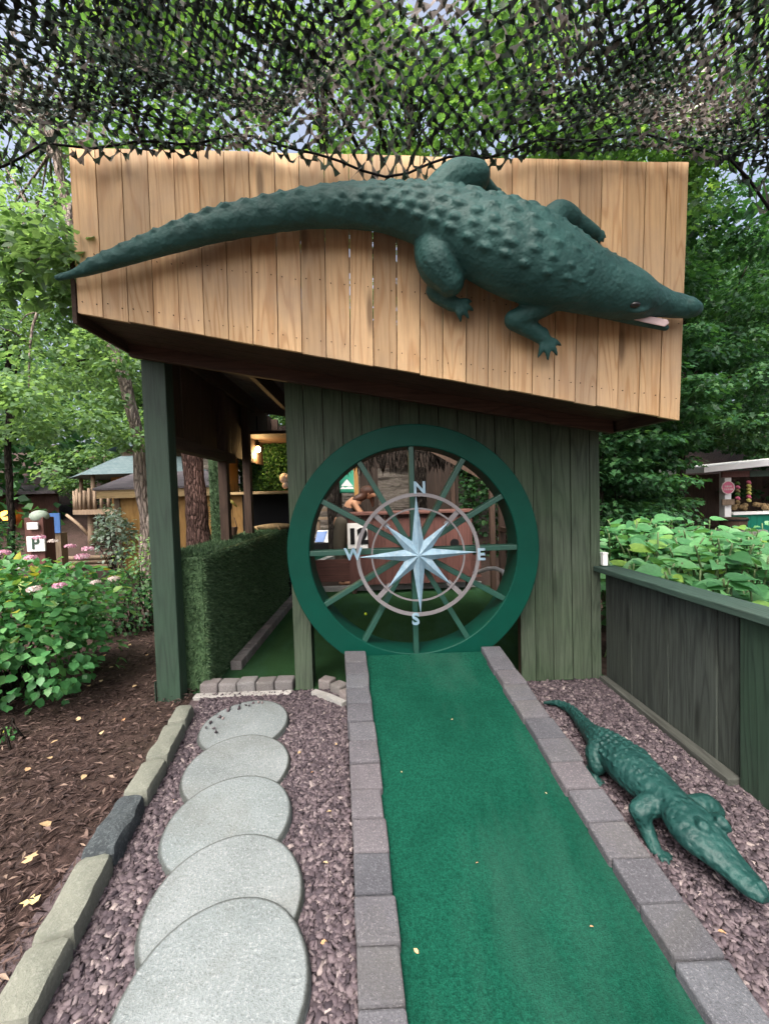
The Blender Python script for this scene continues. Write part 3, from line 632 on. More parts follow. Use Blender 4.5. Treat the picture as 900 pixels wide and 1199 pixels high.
b=MB(46); b.bar((.85,6.7,2.3),(1.64,6.2,1.75),.05,.08); b.build('brace',m_brownZ,hut)
# ragged thatch fringe hanging along the back opening
g=np.random.default_rng(9); n=420
P=np.stack([g.uniform(-.5,1.5,n),g.uniform(6.7,6.85,n),2.08+g.uniform(0,.35,n)],1); D=np.stack([g.normal(0,.15,n),g.normal(0,.1,n),-np.ones(n)],1); N=np.stack([g.normal(0,.5,n),-np.ones(n),g.normal(0,.2,n)],1)
V,fs,r=leaves_np(P,D,N,g.uniform(.12,.28,n),.12,g.uniform(0,.15,n)); o=np_obj('thatch_fringe',mesh_np('thatch_fringe',V,fs,r),m_twig,(0,0,0),hut)
# ------------------------------------------------------------------ block edging at the hut threshold
m_b=m_brick2
ed=thing('block_edging','short row of five grey blocks on a pale slab under the open bay','block edging',(-1.05,3.17,0))
b=MB(3); b.box((-1.45,3.10,-.02),(-.70,3.17,.022)); b.build('base_slab',m_slab,ed,bevel=.006)
for i in range(5):
    b=MB(i+50); x=-1.43+i*.146; q=[b.g.uniform(-.006,.006) for _ in range(3)]
    b.box((x,3.172,-.01),(x+.141,3.29,.085+q[0]),j=.004); b.build('block',m_b,ed,bevel=.014)
ed=thing('curved_edging','curved run of three grey blocks beside the ramp head','block edging',(-.4,3.2,0))
for i,(px,py,an) in enumerate([(383,797,.5),(397,803,.75),(407,812,1.1)]):
    c=atz(px,py,.06); b=MB(i+60); t=Vector((math.cos(an),-math.sin(an),0)); a=Vector((t.y,-t.x,0))*-1
    vs=[c+t*sx*.055+a*sy*.05+Vector((0,0,z)) for z in(-.075,.02) for(sx,sy) in((-1,-1),(1,-1),(1,1),(-1,1))]
    b.hexa(vs); b.build('block',m_b,ed,bevel=.012)
b=MB(4); pts=[atz(367,812,.02),atz(385,818,.02),atz(403,826,.02)]
for p,q in zip(pts,pts[1:]): b.bar(p,q,.05,.05)
b.build('base_slab',m_slab,ed)
# ------------------------------------------------------------------ wheel
wh=thing('water_wheel','big dark green wooden wheel with twelve spokes set in the hut front','wheel',(WC.x,WC.y,WC.z-WR))
ri=.825*WR
b=MB(); b.lathe((WC.x,2.995,WC.z),[(ri+.006,0),(WR-.006,0),(WR,.006),(WR,.19),(WR-.03,.19),(WR-.03,.02),(ri+.03,.02),(ri+.03,.235),(ri,.235),(ri,.006),(ri+.006,0)],128,'Y'); b.build('rim',m_wheel,wh,True,auto=30)
for k in range(12):
    th=rad(30*k); d=Vector((math.cos(th),0,math.sin(th))); c=Vector((WC.x,3.05,WC.z))
    b=MB(k); b.bar(c+d*.05,c+d*(ri+.012),.038,.085,(0,1,0)); b.build('spoke',m_spoke,wh,bevel=.004)
b=MB(); b.lathe((WC.x,3.0,WC.z),[(.0,0),(.09,0),(.095,.01),(.095,.14),(0,.14)],32,'Y'); b.build('hub',m_spoke,wh,True,auto=30)
# ------------------------------------------------------------------ compass rose
CC=aty(489.6,649.6,2.93); cs=CC.y/480
comp=thing('compass_rose','pale blue eight pointed compass star inside two metal rings','compass',(CC.x,CC.y,CC.z-.45))
def flat_ring(r,w,d,name,mat):
    b=MB(); b.lathe((CC.x,CC.y,CC.z),[(r-w/2,0),(r+w/2,0),(r+w/2,d),(r-w/2,d),(r-w/2,0)],96,'Y'); return b.build(name,mat,comp,True,auto=30)
flat_ring(71*cs,.026,.012,'outer_ring',m_ring); flat_ring(54.5*cs,.012,.010,'inner_ring',m_ring)
for k in range(8):
    th=math.pi/2-k*math.pi/4+rad(.8); L=(70 if k%2==0 else 52.5)*cs; d=Vector((math.cos(th),0,math.sin(th)))
    wv=17.5*cs; a1=th+math.pi/8; a2=th-math.pi/8
    v1=CC+Vector((math.cos(a1)*wv,0,math.sin(a1)*wv)); v2=CC+Vector((math.cos(a2)*wv,0,math.sin(a2)*wv))
    tip=CC+d*L; o0=CC+Vector((0,-.045,0)); m=-.003
    b=MB(k); b.add([o0,v1,tip,v2,CC+Vector((0,.01,0)),v1+Vector((0,.008,0)),tip+Vector((0,.006,0)),v2+Vector((0,.008,0))],[(0,2,1),(0,3,2),(4,5,6),(4,6,7),(1,2,6,5),(2,3,7,6)])
    b.build('star_point',m_star,comp)
    if k%2:
        b=MB(k); b.bar(CC+d*(L-.03)+Vector((0,.013,0)),CC+d*(71*cs+.005)+Vector((0,.013,0)),.036,.006,(0,1,0)); b.build('ring_strut',m_ring,comp)
b=MB(); b.bar(CC+Vector((0,.01,0)),CC+Vector((0,.12,0)),.05,.05); b.build('mounting_stub',m_ring,comp)
for s,px,py in(('N',491,571.5),('E',563,649.7),('S',486.5,725.5),('W',413.5,649.5)):
    p=aty(px,py,CC.y); M=Matrix.Translation(p)@Matrix.Rotation(rad(0),4,'Y')@FACE
    text_mesh('letter',s,.118,.006,m_star,M,comp,bold=.0035)
b=MB()
# ------------------------------------------------------------------ crocodile statues
def catmull(K,step):
    K=np.asarray(K,float); out=[]
    for i in range(len(K)-1):
        p0=K[max(i-1,0)];p1=K[i];p2=K[i+1];p3=K[min(i+2,len(K)-1)]
        m=max(2,int(np.linalg.norm((p2-p1)[:3])/step))
        for k in range(m):
            t=k/m; out.append(.5*((2*p1)+(p2-p0)*t+(2*p0-5*p1+4*p2-p3)*t*t+(3*p1-p0-3*p2+p3)*t**3))
    out.append(K[-1]); return np.array(out)
def sweep(mb,K,step,NR,bumpf):
    """K rows: x,y,z,w,h,dx,dy,dz (dorsal)"""
    S=catmull(K,step); n=len(S); P=S[:,:3]; T=unit(np.gradient(P,axis=0)); Dd=S[:,5:8]; Dd=unit(Dd-T*np.sum(Dd*T,1,keepdims=True)); Lt=np.cross(T,Dd)
    s=np.concatenate([[0],np.cumsum(np.linalg.norm(np.diff(P,axis=0),axis=1))]); vs=[]
    for i in range(n):
        w,h=max(S[i,3],.003),max(S[i,4],.003)
        for k in range(NR):
            ph=2*math.pi*k/NR-math.pi; c,sn=math.cos(ph),math.sin(ph)
            b=bumpf(s[i],s[-1],ph,w)
            hh=h if c>0 else h*.8
            v=P[i]+Dd[i]*(hh*np.sign(c)*abs(c)**.9)+Lt[i]*(w*np.sign(sn)*abs(sn)**.9)
            nn=Dd[i]*c+Lt[i]*sn; vs.append(v+nn*b)
    fs=[(i*NR+k,i*NR+(k+1)%NR,(i+1)*NR+(k+1)%NR,(i+1)*NR+k) for i in range(n-1) for k in range(NR)]
    fs+=[tuple(range(NR-1,-1,-1)),tuple((n-1)*NR+k for k in range(NR))]; mb.add(vs,fs)
    return S,P,T,Dd,Lt,s
def scutes(mb,R,u0,u1,phs,gap,L,wd,lift,ends=.08,seed=0):
    S,P,T,Dd,Lt,s=R; rg=random.Random(seed)
    for j,ph in enumerate(phs):
        x=u0*s[-1]+gap*.5*(j%2)
        while x<u1*s[-1]:
            i=min(int(np.searchsorted(s,x)),len(s)-2); f=min(1,(x/s[-1]-u0)/ends,(u1-x/s[-1])/ends); f=.45+.55*max(0,f); p_=ph+rg.uniform(-.04,.04)
            c,sn=math.cos(p_),math.sin(p_); w,h=S[i,3],S[i,4]; sf=P[i]+Dd[i]*(h*np.sign(c)*abs(c)**.9)+Lt[i]*(w*np.sign(sn)*abs(sn)**.9); nn=Dd[i]*c+Lt[i]*sn; nn/=np.linalg.norm(nn)
            q=sf-nn*(wd*f*.35); l=L*f*rg.uniform(.85,1.15); a=Vector(q-T[i]*l*.5); m=Vector(q+nn*lift*f); e=Vector(q+T[i]*l*.5)
            mb.tube([a-Vector(T[i])*l*.12,a,m,e,e+Vector(T[i])*l*.12],[wd*f*.25,wd*f*.75,wd*f,wd*f*.75,wd*f*.25],8); x+=gap*rg.uniform(.93,1.07)
def limb(mb,pts,rs,n=14):
    K=np.array([(*p,r) for p,r in zip(pts,rs)]); S=catmull(K,.015)
    P=[Vector(s[:3]) for s in S]; R=[max(.004,s[3]) for s in S]
    # rounded ends
    for e in(0,-1):
        t=(P[0]-P[1] if e==0 else P[-1]-P[-2]).normalized(); r=R[e]; c=P[e]; ex=[(c+t*r*.5,r*.85),(c+t*r*.85,r*.5),(c+t*r*.98,r*.15)]
        if e==0: P=[a for a,_ in ex[::-1]]+P; R=[q for _,q in ex[::-1]]+R
        else: P=P+[a for a,_ in ex]; R=R+[q for _,q in ex]
    mb.tube(P,R,n)
def foot(mb,c,d,up,r,toes=4,L=.1,spread=.45):
    d=d.normalized(); sd=d.cross(up).normalized(); limb(mb,[c-d*r*.6,c+d*r*.5],[r*.75,r*.62])
    for i in range(toes):
        a=(i-(toes-1)/2)*spread; q=d*math.cos(a)+sd*math.sin(a); l=L*(1-.13*abs(i-(toes-1)/2))
        limb(mb,[c+q*r*.3,c+q*(r*.4+l*.55)+up*r*.12,c+q*(r*.4+l)-up*r*.25],[r*.42,r*.34,r*.14],10)
def fuse(name,mb,vox,mat,parent,smooth_it=1):
    me=bpy.data.meshes.new(name); me.from_pydata(mb.v,[],mb.f)
    o=link(bpy.data.objects.new(name+'_tmp',me)); m=o.modifiers.new('r','REMESH'); m.mode='VOXEL'; m.voxel_size=vox; m.use_smooth_shade=True
    if smooth_it: s=o.modifiers.new('s','SMOOTH'); s.iterations=smooth_it; s.factor=.5
    dg=bpy.context.evaluated_depsgraph_get(); m2=bpy.data.meshes.new_from_object(o.evaluated_get(dg)); COL.objects.unlink(o); bpy.data.objects.remove(o)
    m2.polygons.foreach_set('use_smooth',np.ones(len(m2.polygons),bool)); m2.materials.clear(); m2.name=name
    return np_obj(name,m2,mat,(0,0,0),parent)
# --- wall crocodile
PY=2.44                                    # front of the panel
def WP(px,py,off):
    p=aty(px,py,PY-off); return p
ST=[(66,326,4,60),(90,320,6.5,60),(112,312,10.5,58),(160,296,14.5,57),(210,279.5,18.3,55),(260,265,21.5,53),(310,255,23.5,50),(360,247,25.5,46),(410,244,28,40),(450,246,30,34),(490,252.5,35.5,28),(530,266,43,25),(570,284,50,22),(610,301,53,22),(650,317,48,24),(690,332,40,28),(717,341,36,30),(740,347,31,32),(758,351.5,23.5,32),(778,356,17.5,30),(798,359.5,15,30),(810,361,12.5,30),(817,361.5,7,30)]
K=[]
for i,(px,py,r,al) in enumerate(ST):
    rr=r*(PY-.2)/480
    off=rr*.62+.012
    c=WP(px,py,off)
    p,q=ST[max(0,i-1)],ST[min(len(ST)-1,i+1)]; tx,tz=q[0]-p[0],-(q[1]-p[1]); L=math.hypot(tx,tz); nx_,nz_=-tz/L,tx/L
    a=rad(al); d=(nx_*math.sin(a),-math.cos(a),nz_*math.sin(a)); K.append((*c,rr*1.0,rr*.86,*d))
def wbump(s,S,ph,w):
    u=s/S; b=0
    if u<.52:
        A=.009*min(1,u*9)*min(1,max(0,(.56-u)*8)); f=(s/.125)%1; saw=(f/.72 if f<.72 else (1-f)/.28)
        for pj in((.34,-.34) if u>.3 else (.2,-.2)): b+=A*(.25+.75*saw)*math.exp(-((ph-pj)/.2)**2)
        b+=.004*math.exp(-((ph-1.0)/.3)**2)*math.cos(s*50)
    if .36<u<.86:
        A=.004*min(1,(u-.36)*10)*min(1,(.86-u)*7)
        for j,pj in enumerate((-.95,-.6,-.25,.1,.45,.8,1.12)):
            b+=A*(1.1-.3*abs(pj-.1))*math.exp(-((ph-pj)/.12)**2)*(.5+.5*math.cos(s*2*math.pi/.105+(j%2)*3.1+pj*.4))**1.5*(.75+.5*mnoise.noise(Vector((s*6,j*3.3,1))))
    b+=.004*mnoise.noise(Vector((s*14,ph*3,0)))
    return b
wc_=thing('crocodile_statue','long dark green crocodile statue sprawled across the pine sign panel','crocodile statue',WP(500,260,.0))
mb=MB(1); RW=sweep(mb,K,.016,72,wbump); UPW=Vector((0,-1,0))
scutes(mb,RW,.40,.80,(-1.0,-.66,-.33,0,.33,.66,1.0),.098,.060,.023,.003,.10,1)
scutes(mb,RW,.06,.44,(.36,-.3),.105,.080,.027,.013,.3,2)
scutes(mb,RW,.80,.865,(-.5,-.1,.3),.06,.035,.016,.006,.1,3)
# hind leg raised above the back
limb(mb,[WP(500,240,.14),WP(530,213,.13),WP(556,207,.11)],[.085,.10,.084]); limb(mb,[WP(556,208,.09),WP(574,222,.05)],[.055,.035]); foot(mb,WP(578,222,.035),Vector((.7,0,-.7)),UPW,.032,4,.045)
# hind leg below
limb(mb,[WP(505,280,.13),WP(512,307,.15),WP(526,328,.14)],[.10,.115,.086]); limb(mb,[WP(522,328,.11),WP(508,340,.06),WP(530,356,.045)],[.06,.05,.042]); foot(mb,WP(532,355,.05),Vector((.75,0,-.45)),UPW,.052,4,.10)
# front leg above
limb(mb,[WP(640,270,.14),WP(652,252,.12),WP(668,256,.10)],[.075,.075,.06]); limb(mb,[WP(666,256,.09),WP(686,268,.06),WP(696,273,.04)],[.056,.046,.036]); foot(mb,WP(697,274,.035),Vector((.85,0,-.4)),UPW,.036,4,.055)
# front leg below
limb(mb,[WP(664,340,.15),WP(640,354,.13),WP(604,374,.08)],[.07,.068,.058]); limb(mb,[WP(602,374,.075),WP(622,386,.05),WP(634,394,.04)],[.058,.05,.042]); foot(mb,WP(637,396,.035),Vector((.38,0,-.8)),UPW,.05,4,.11,.5)
# brows, jaw, nostril
limb(mb,[WP(730,347,.205),WP(742,349.5,.217),WP(756,353,.192)],[.022,.028,.02]); limb(mb,[WP(733,361,.19),WP(745,363.5,.198),WP(757,362,.182)],[.015,.017,.013]); limb(mb,[WP(742,321,.13),WP(760,329,.11)],[.03,.022])
limb(mb,[WP(700,355,.10),WP(735,371,.07),WP(779,383.5,.055)],[.07,.036,.019]); limb(mb,[WP(806,358,.09),WP(811,360,.09)],[.046,.043])
fuse('body',mb,.0085,m_croc,wc_)
e=MB(); p=WP(743,356.5,.219); e.ball(p,.030,.02,.017); e.build('eye',m_eye,wc_,True)
# pink inside of the open mouth
e=MB(); q=[(716,365),(740,367),(766,371),(781,374),(783.5,378),(778,382.5),(752,377),(730,371)]
top=[WP(x,y,.105) for x,y in q]; low=[WP(x,y,.055) for x,y in q]; e.add(top+low,[tuple(range(8)),tuple(range(15,7,-1))]+[(i,8+i,8+(i+1)%8,(i+1)%8) for i in range(8)])
e.build('mouth_lining',m_jaw,wc_,bevel=.006)
# --- ground crocodile
gc=thing('crocodile_statue','small glossy green crocodile statue lying on the slate gravel beside the fence','crocodile statue',atz(770,930,0))
GS=[(636,823,.02,.008,.008),(652,824,.035,.020,.022),(668,832,.045,.030,.032),(681,847,.055,.040,.044),(694,862,.075,.052,.06),(706,873,.10,.076,.08),(722,886,.115,.098,.09),(740,902,.125,.110,.095),(759,919,.125,.103,.088),(775,933,.13,.086,.078),(790,946,.135,.078,.070),(804,960,.135,.094,.066),(820,979,.13,.100,.060),(838,997,.118,.080,.048),(856,1015,.105,.062,.038),(872,1031,.095,.054,.033),(886,1045,.09,.044,.028),(890,1049,.088,.018,.016)]
K=[]
for(px,py,z,w,h) in GS: K.append((*atz(px,py,z+.01),w,h,0,0,1))
K[-1]=(*(Vector(K[-2][:3])+(Vector(K[-2][:3])-Vector(K[-3][:3])).normalized()*.03),.018,.016,0,0,1)
def gbump(s,S,ph,w):
    u=s/S; b=0
    if u<.45: b+=.003*min(1,u*8)*max(0,min(1,(.47-u)*10))*((s/.055)%1)*(math.exp(-((ph-.35)/.16)**2)+math.exp(-((ph+.35)/.16)**2))
    if .3<u<.72:
        A=.003*min(1,(u-.3)*12)*min(1,(.72-u)*10); f=(s/.042)%1
        for j,pj in enumerate((-1.2,-.8,-.4,0,.4,.8,1.2)): b+=A*(f if f<.75 else (1-f)*3)*math.exp(-((ph-pj)/.15)**2)
    b+=.002*mnoise.noise(Vector((s*25,ph*4,2))); return b
mb=MB(2); RG=sweep(mb,K,.008,64,gbump); UP=Vector((0,0,1))
scutes(mb,RG,.36,.62,(-1.15,-.8,-.45,-.15,.15,.45,.8,1.15),.040,.026,.0115,.007,.08,4)
scutes(mb,RG,.05,.40,(.3,-.3),.042,.030,.0105,.010,.3,5)
scutes(mb,RG,.62,.70,(-.5,0,.5),.035,.024,.012,.008,.1,6)
limb(mb,[atz(714,879,.12),atz(700,880,.125),atz(699,896,.08)],[.05,.062,.046]); limb(mb,[atz(699,896,.07),atz(692,902,.035),atz(697,913,.02)],[.038,.028,.022]); foot(mb,atz(698,914,.015),Vector((.2,-1,0)),UP,.028,4,.04)
limb(mb,[atz(780,940,.13),atz(763,942,.14),atz(748,950,.12)],[.05,.05,.042]); limb(mb,[atz(748,951,.12),atz(757,972,.06),atz(766,994,.025)],[.038,.032,.026]); foot(mb,atz(771,999,.014),Vector((.45,-1,0)),UP,.028,4,.05,.5)
limb(mb,[atz(806,946,.11),atz(828,943,.11),atz(838,950,.085)],[.046,.044,.034]); limb(mb,[atz(838,951,.08),atz(835,962,.02)],[.03,.024]); foot(mb,atz(837,964,.012),Vector((.5,-1,0)),UP,.026,4,.045)
limb(mb,[atz(736,880,.13),atz(750,885,.10)],[.045,.04]); limb(mb,[atz(750,886,.09),atz(756,896,.02)],[.034,.026])
for(px,py) in((822,967),(843,962)):
    limb(mb,[atz(px-7,py-6,.19),atz(px,py,.20),atz(px+8,py+8,.182)],[.016,.024,.016])
for(px,py) in((800,944),(790,935),(808,941),(796,931)): limb(mb,[atz(px-3,py-3,.20),atz(px+3,py+3,.20)],[.014,.014])
for(px,py) in((884,1038),(892,1036)): limb(mb,[atz(px,py,.125),atz(px+2,py+2,.122)],[.012,.010])
fuse('body',mb,.0052,m_croc2,gc)
for(px,py) in((823,974),(852,966)):
    e=MB(); e.ball(atz(px,py,.185),.012); e.build('eye',m_eye,gc,True)
# ------------------------------------------------------------------ hut interior and things seen through it
def blades(name,n,sampler,L,mat,parent,seed,tilt=.6,loc=(0,0,0),W=.14):
    g=np.random.default_rng(seed); P,N=sampler(g,n); D=unit(N+g.normal(0,tilt,(n,3))); Q=np.cross(D,g.normal(0,1,(n,3))); 
    V,fs,r=leaves_np(P,D,unit(Q),g.uniform(.6,1.2,n)*L,W,g.uniform(0,1,n),'tri'); return np_obj(name,mesh_np(name,V,fs,r),mat,loc,parent)
hw=thing('grass_wall','low wall wrapped in dark artificial grass running back into the open bay','artificial hedge',(-1.55,4.9,0))
X0,X1,YA,YB,ZT=-1.76,-1.40,3.25,6.55,1.08
b=MB(5); b.box((X0,YA,0),(X1,YB,ZT)); b.build('wall_core',m_blade,hw,bevel=.02)
def smp(g,n):
    k=g.choice(3,n,p=[.68,.24,.08]); u,v=g.uniform(0,1,n),g.uniform(0,1,n); P=np.zeros((n,3));N=np.zeros((n,3))
    yy=YA+(YB-YA)*u**1.5
    a=k==0; P[a]=np.stack([np.full(a.sum(),X1),yy[a],v[a]*ZT],1); N[a]=(1,0,-.25)
    a=k==1; P[a]=np.stack([X0+(X1-X0)*v[a],yy[a],np.full(a.sum(),ZT)],1); N[a]=(0,0,1)
    a=k==2; P[a]=np.stack([X0+(X1-X0)*v[a],np.full(a.sum(),YA),u[a]*ZT],1); N[a]=(0,-1,-.2)
    return P,N
blades('grass_blades',30000,smp,.042,m_blade,hw,4)
# strip of grass cover on a side post and ivy wall in the lit nook
ip=thing('ivy_panel','warmly lit leafy ivy panel at the back above the shelf','ivy panel',(-1.6,6.2,1.64))
b=MB(5); b.box((-2.05,6.23,1.645),(-1.15,6.26,2.36)); b.build('backing',m_blade,ip)
def smp2(g,n): return np.stack([g.uniform(-2.05,-1.15,n),np.full(n,6.22)-g.uniform(0,.06,n),g.uniform(1.65,2.36,n)],1),np.tile((0.,-1,-.4),(n,1))
blades('ivy_leaves',2600,smp2,.06,m_lf_dark,ip,6,.7,W=.7)
gp=thing('grass_pillar','narrow pillar wrapped in dark artificial grass beside the bark trunk','artificial hedge',(-1.72,4.6,0))
b=MB(5); b.box((-1.80,4.46,0),(-1.68,4.66,2.0)); b.build('pillar_core',m_blade,gp)
def smp3(g,n): return np.stack([g.uniform(-1.8,-1.68,n),np.full(n,4.46),g.uniform(.9,2,n)],1),np.tile((0.1,-1,-.3),(n,1))
blades('grass_blades',1200,smp3,.04,m_blade,gp,8)
# black panel painting in the shade of the recess under the shelf
b=MB(6); b.box((-2.05,6.28,.0),(-1.15,6.31,1.6)); o=b.build('recess_shade_panel',m_black,hut)
# lamp
lp=aty(302,526,5.8); lamp=thing('hanging_lamp','small glowing bare bulb lamp hanging above the lit shelf','lamp',lp)
b=MB(); b.ball(lp,.038,.038,.045); b.build('bulb',m_bulb,lamp,True)
b=MB(); b.lathe(lp+Vector((0,0,.04)),[(.018,0),(.03,.01),(.03,.06),(.008,.07),(.008,.42)],14); b.build('lamp_holder',m_black,lamp,True,auto=30)
pl=bpy.data.lights.new('bulb_light','POINT'); pl.energy=10; pl.color=(1,.62,.25); pl.shadow_soft_size=.045; po=link(bpy.data.objects.new('bulb_light',pl)); po.location=lp+Vector((0,-.02,-.08))
# small lizard on hedge, ornament, pot
pts=[aty(290,614,5.7),aty(300,613,5.75),aty(312,611,5.8),aty(325,609,5.85),aty(337,607,5.9)]
lz=thing('lizard_figure','small sandy lizard figure lying on the grass wall under the shelf','lizard figure',pts[2])
m_sand=rock('sandy_speckle',(.30,.2,.09),(.10,.07,.04),(.45,.36,.2),14)
mb=MB(3); 
for p in pts: p.z=1.135
limb(mb,pts,[.008,.026,.045,.05,.035])
for i,s in((1,1),(1,-1),(3,1),(3,-1)): limb(mb,[pts[i],pts[i]+Vector((.02,-.07*s,.0)),pts[i]+Vector((.05,-.09*s,-.04))],[.02,.016,.01])
fuse('body',mb,.007,m_sand,lz)
op=aty(333,560,5.8); b=MB(); b.ball(op,.07,.05,.075); b.ball(op+Vector((.01,-.01,-.10)),.045,.04,.05); b.ball(op+Vector((.05,-.03,.02)),.03); o=b.build('ornament',m_pale,smooth=True); tag(o,'pale rounded ornament at the right end of the lit shelf','ornament')
hp=aty(273,622,4.9); pot=thing('hanging_basket','little brown basket hung on the inner brown upright','basket',hp)
b=MB(); b.lathe(hp,[(.035,-.05),(.05,.02),(.052,.05),(.045,.05),(.04,.0)],16); b.build('basket_body',m_terr,pot,True,auto=40)
b=MB(); b.tube([hp+Vector((-.045,0,.05)),hp+Vector((-.02,0,.16)),hp+Vector((.02,0,.16)),hp+Vector((.045,0,.05))],.005,6); b.build('handle',m_terr,pot,True)
by=aty(271,597,4.85); be=thing('yellow_beak_bird','small dark bird figure with a long yellow beak on the inner upright','bird figure',by)
b=MB(); b.ball(by+Vector((-.03,0,.05)),.04,.035,.07); b.ball(by+Vector((-.02,-.02,.11)),.03); b.build('bird_body',m_black,be,True)
b=MB(); b.tube([by+Vector((-.01,-.03,.11)),by+Vector((.035,-.05,.085)),by+Vector((.085,-.06,.035))],[.02,.018,.006],8); b.build('beak',paint('beak_yellow',(.6,.5,.1),.4),be,True)
# brick kerb along the grass wall inside
kb=thing('bay_kerb','long line of grey blocks along the foot of the grass wall','block edging',(-1.3,4.6,0))
p0,p1=Vector((-1.30,3.62,0)),Vector((-1.28,6.4,0)); n=18
for i in range(n):
    a=p0.lerp(p1,i/n+.002); c=p0.lerp(p1,(i+1)/n-.002); b=MB(i+9); b.bar(a+Vector((0,0,.04)),c+Vector((0,0,.04)),.10,.09); b.build('block',m_brick2,kb,bevel=.01)
# red brown counter
ct=thing('plank_counter','red brown plank counter with a round hole behind the wheel','counter',(.5,6.4,0))
cy=6.35; xl,xr=aty(408,640,cy).x,aty(553,640,cy).x; zt=aty(480,602,cy).z
b=MB(9); x=xl
hc=aty(532,636,cy)
while x<xr-.02:
    w=min(.19,xr-x); b.box((x+.002,cy,.15),(x+w-.002,cy+.022,zt)); x+=w
b.build('front_panel',m_red,ct)
b=MB(9); b.box((xl-.04,cy-.06,zt+.003),(xr+.08,cy+.55,zt+.045)); b.build('counter_top',m_redX,ct,bevel=.006)
b=MB(9); b.lathe((hc.x,cy-.006,hc.z),[(0,0),(.062,0),(.07,.004),(.07,.02),(0,.02)],24,'Y'); b.build('hole_shade_disc',m_black,ct)  # black disc on the planks paints in the darkness of a hole
for x in(xl+.03,xr-.1):
    b=MB(9); b.box((x,cy+.05,0),(x+.07,cy+.12,zt)); b.build('leg',m_brownZ,ct)
# number sign on the counter
sp=aty(418.5,628,cy-.03); sg=thing('number_sign','white number twelve sign fixed at the left end of the counter','sign',sp)
w_,h_=.155,.205
b=MB(); b.box((sp.x-w_,cy-.035,sp.z-h_),(sp.x+w_,cy-.02,sp.z+h_)); b.build('sign_board',m_white,sg,bevel=.006)
text_mesh('numerals','12',.315,.004,m_black,Matrix.Translation((sp.x+.0,cy-.04,sp.z-.01))@FACE,sg,bold=.018)
# low rail wall, pale strip
lr=thing('low_rail_wall','low red brown board wall behind the green carpet either side of the counter','low wall',(.4,6.6,0))
b=MB(8); xa=aty(350,670,6.6).x; xb=1.66
b.box((xa,6.62,.16),(xb,6.66,.52)); b.build('rail_board',m_redX,lr); b=MB(8); b.box((xa,6.60,0),(xb,6.67,.085)); b.build('base_strip',m_slab,lr)
b=MB(); gb=atz(428,719,.021); b.ball(gb,.021); o=b.build('golf_ball',m_ballm,smooth=True); tag(o,'yellow green golf ball lying on the green inside the wheel','golf ball')
b=MB(); pp=[(555,671,5.4),(562,669,5.3),(571,666,5.25),(580,665.5,5.2),(588,669,5.15),(592,677,5.1),(592,690,5.1),(592,712,5.1)]; b.tube([aty(*p) for p in pp],.028,10); o=b.build('white_pipe',m_pvc,smooth=True); tag(o,'bent white plastic pipe at the right inside the hut','pipe')
# person
pw=thing('person','person with long auburn hair bending over the counter in olive trousers','person',aty(402,690,7.25))
def PP(px,py,dy=0): return aty(px,py,7.2+dy)
mb=MB(4); hip=PP(400,612); sh=PP(415,589); hd=PP(431,577)
limb(mb,[hip+Vector((0,0,.0)),hip.lerp(sh,.45),hip.lerp(sh,.85),sh],[.15,.125,.14,.12]); limb(mb,[sh,sh.lerp(hd,.55),hd],[.08,.055,.06])
mb.ball(hd,.095,.08,.11)
limb(mb,[hd+Vector((.05,-.03,-.02)),hd+Vector((.10,-.02,-.05))],[.05,.035])
mb.ball(hd+Vector((.105,-.0,-.02)),.018); mb.ball(hd+Vector((0.0,-.085,-.01)),.022,.012,.03)
for s in(-1,1):
    o_=Vector((0,.1*s,0)); limb(mb,[sh+o_*1.5,PP(424,602)+o_*1.6,PP(436,607)+o_*1.3],[.055,.045,.035])
    hnd=PP(438,607)+o_*1.3
    for k in range(5): limb(mb,[hnd+Vector((0,(k-2)*.014,0)),hnd+Vector((.05,(k-2)*.02,-.005)),hnd+Vector((.075,(k-2)*.02,-.03))],[.011,.009,.007],8)
    limb(mb,[hip+o_,PP(398,640)+o_,PP(402,668)+o_],[.10,.07,.06]); kn=PP(402,668)+o_; limb(mb,[kn,Vector((kn.x,kn.y,.09))],[.06,.04]); limb(mb,[Vector((kn.x-.04,kn.y,.04)),Vector((kn.x+.15,kn.y-.02,.035))],[.04,.03])
fuse('body',mb,.012,m_skin,pw)
mb=MB(5); 
for s in(-1,1):
    o_=Vector((0,.1*s,0)); kn=PP(402,668)+o_; limb(mb,[hip+o_*.8,PP(398,640)+o_,kn,Vector((kn.x,kn.y,.12))],[.125,.108,.085,.075])
fuse('trousers',mb,.014,m_trous,pw)
mb=MB(6); limb(mb,[hip.lerp(sh,.12),hip.lerp(sh,.5),hip.lerp(sh,.9)+Vector((0,.0,-.02))],[.15,.135,.14]); fuse('top',mb,.014,m_top,pw)
mb=MB(7); limb(mb,[hd+Vector((.02,0,.03)),hd+Vector((-.05,.0,.02)),hd+Vector((-.10,-.02,-.05)),sh+Vector((.02,-.05,.06)),sh+Vector((-.02,-.07,-.02))],[.10,.105,.08,.06,.03]); limb(mb,[hd+Vector((.0,.07,.02)),hd+Vector((.06,.07,-.12)),hd+Vector((.07,.06,-.24))],[.06,.045,.02]); fuse('hair',mb,.012,m_hair,pw,2)
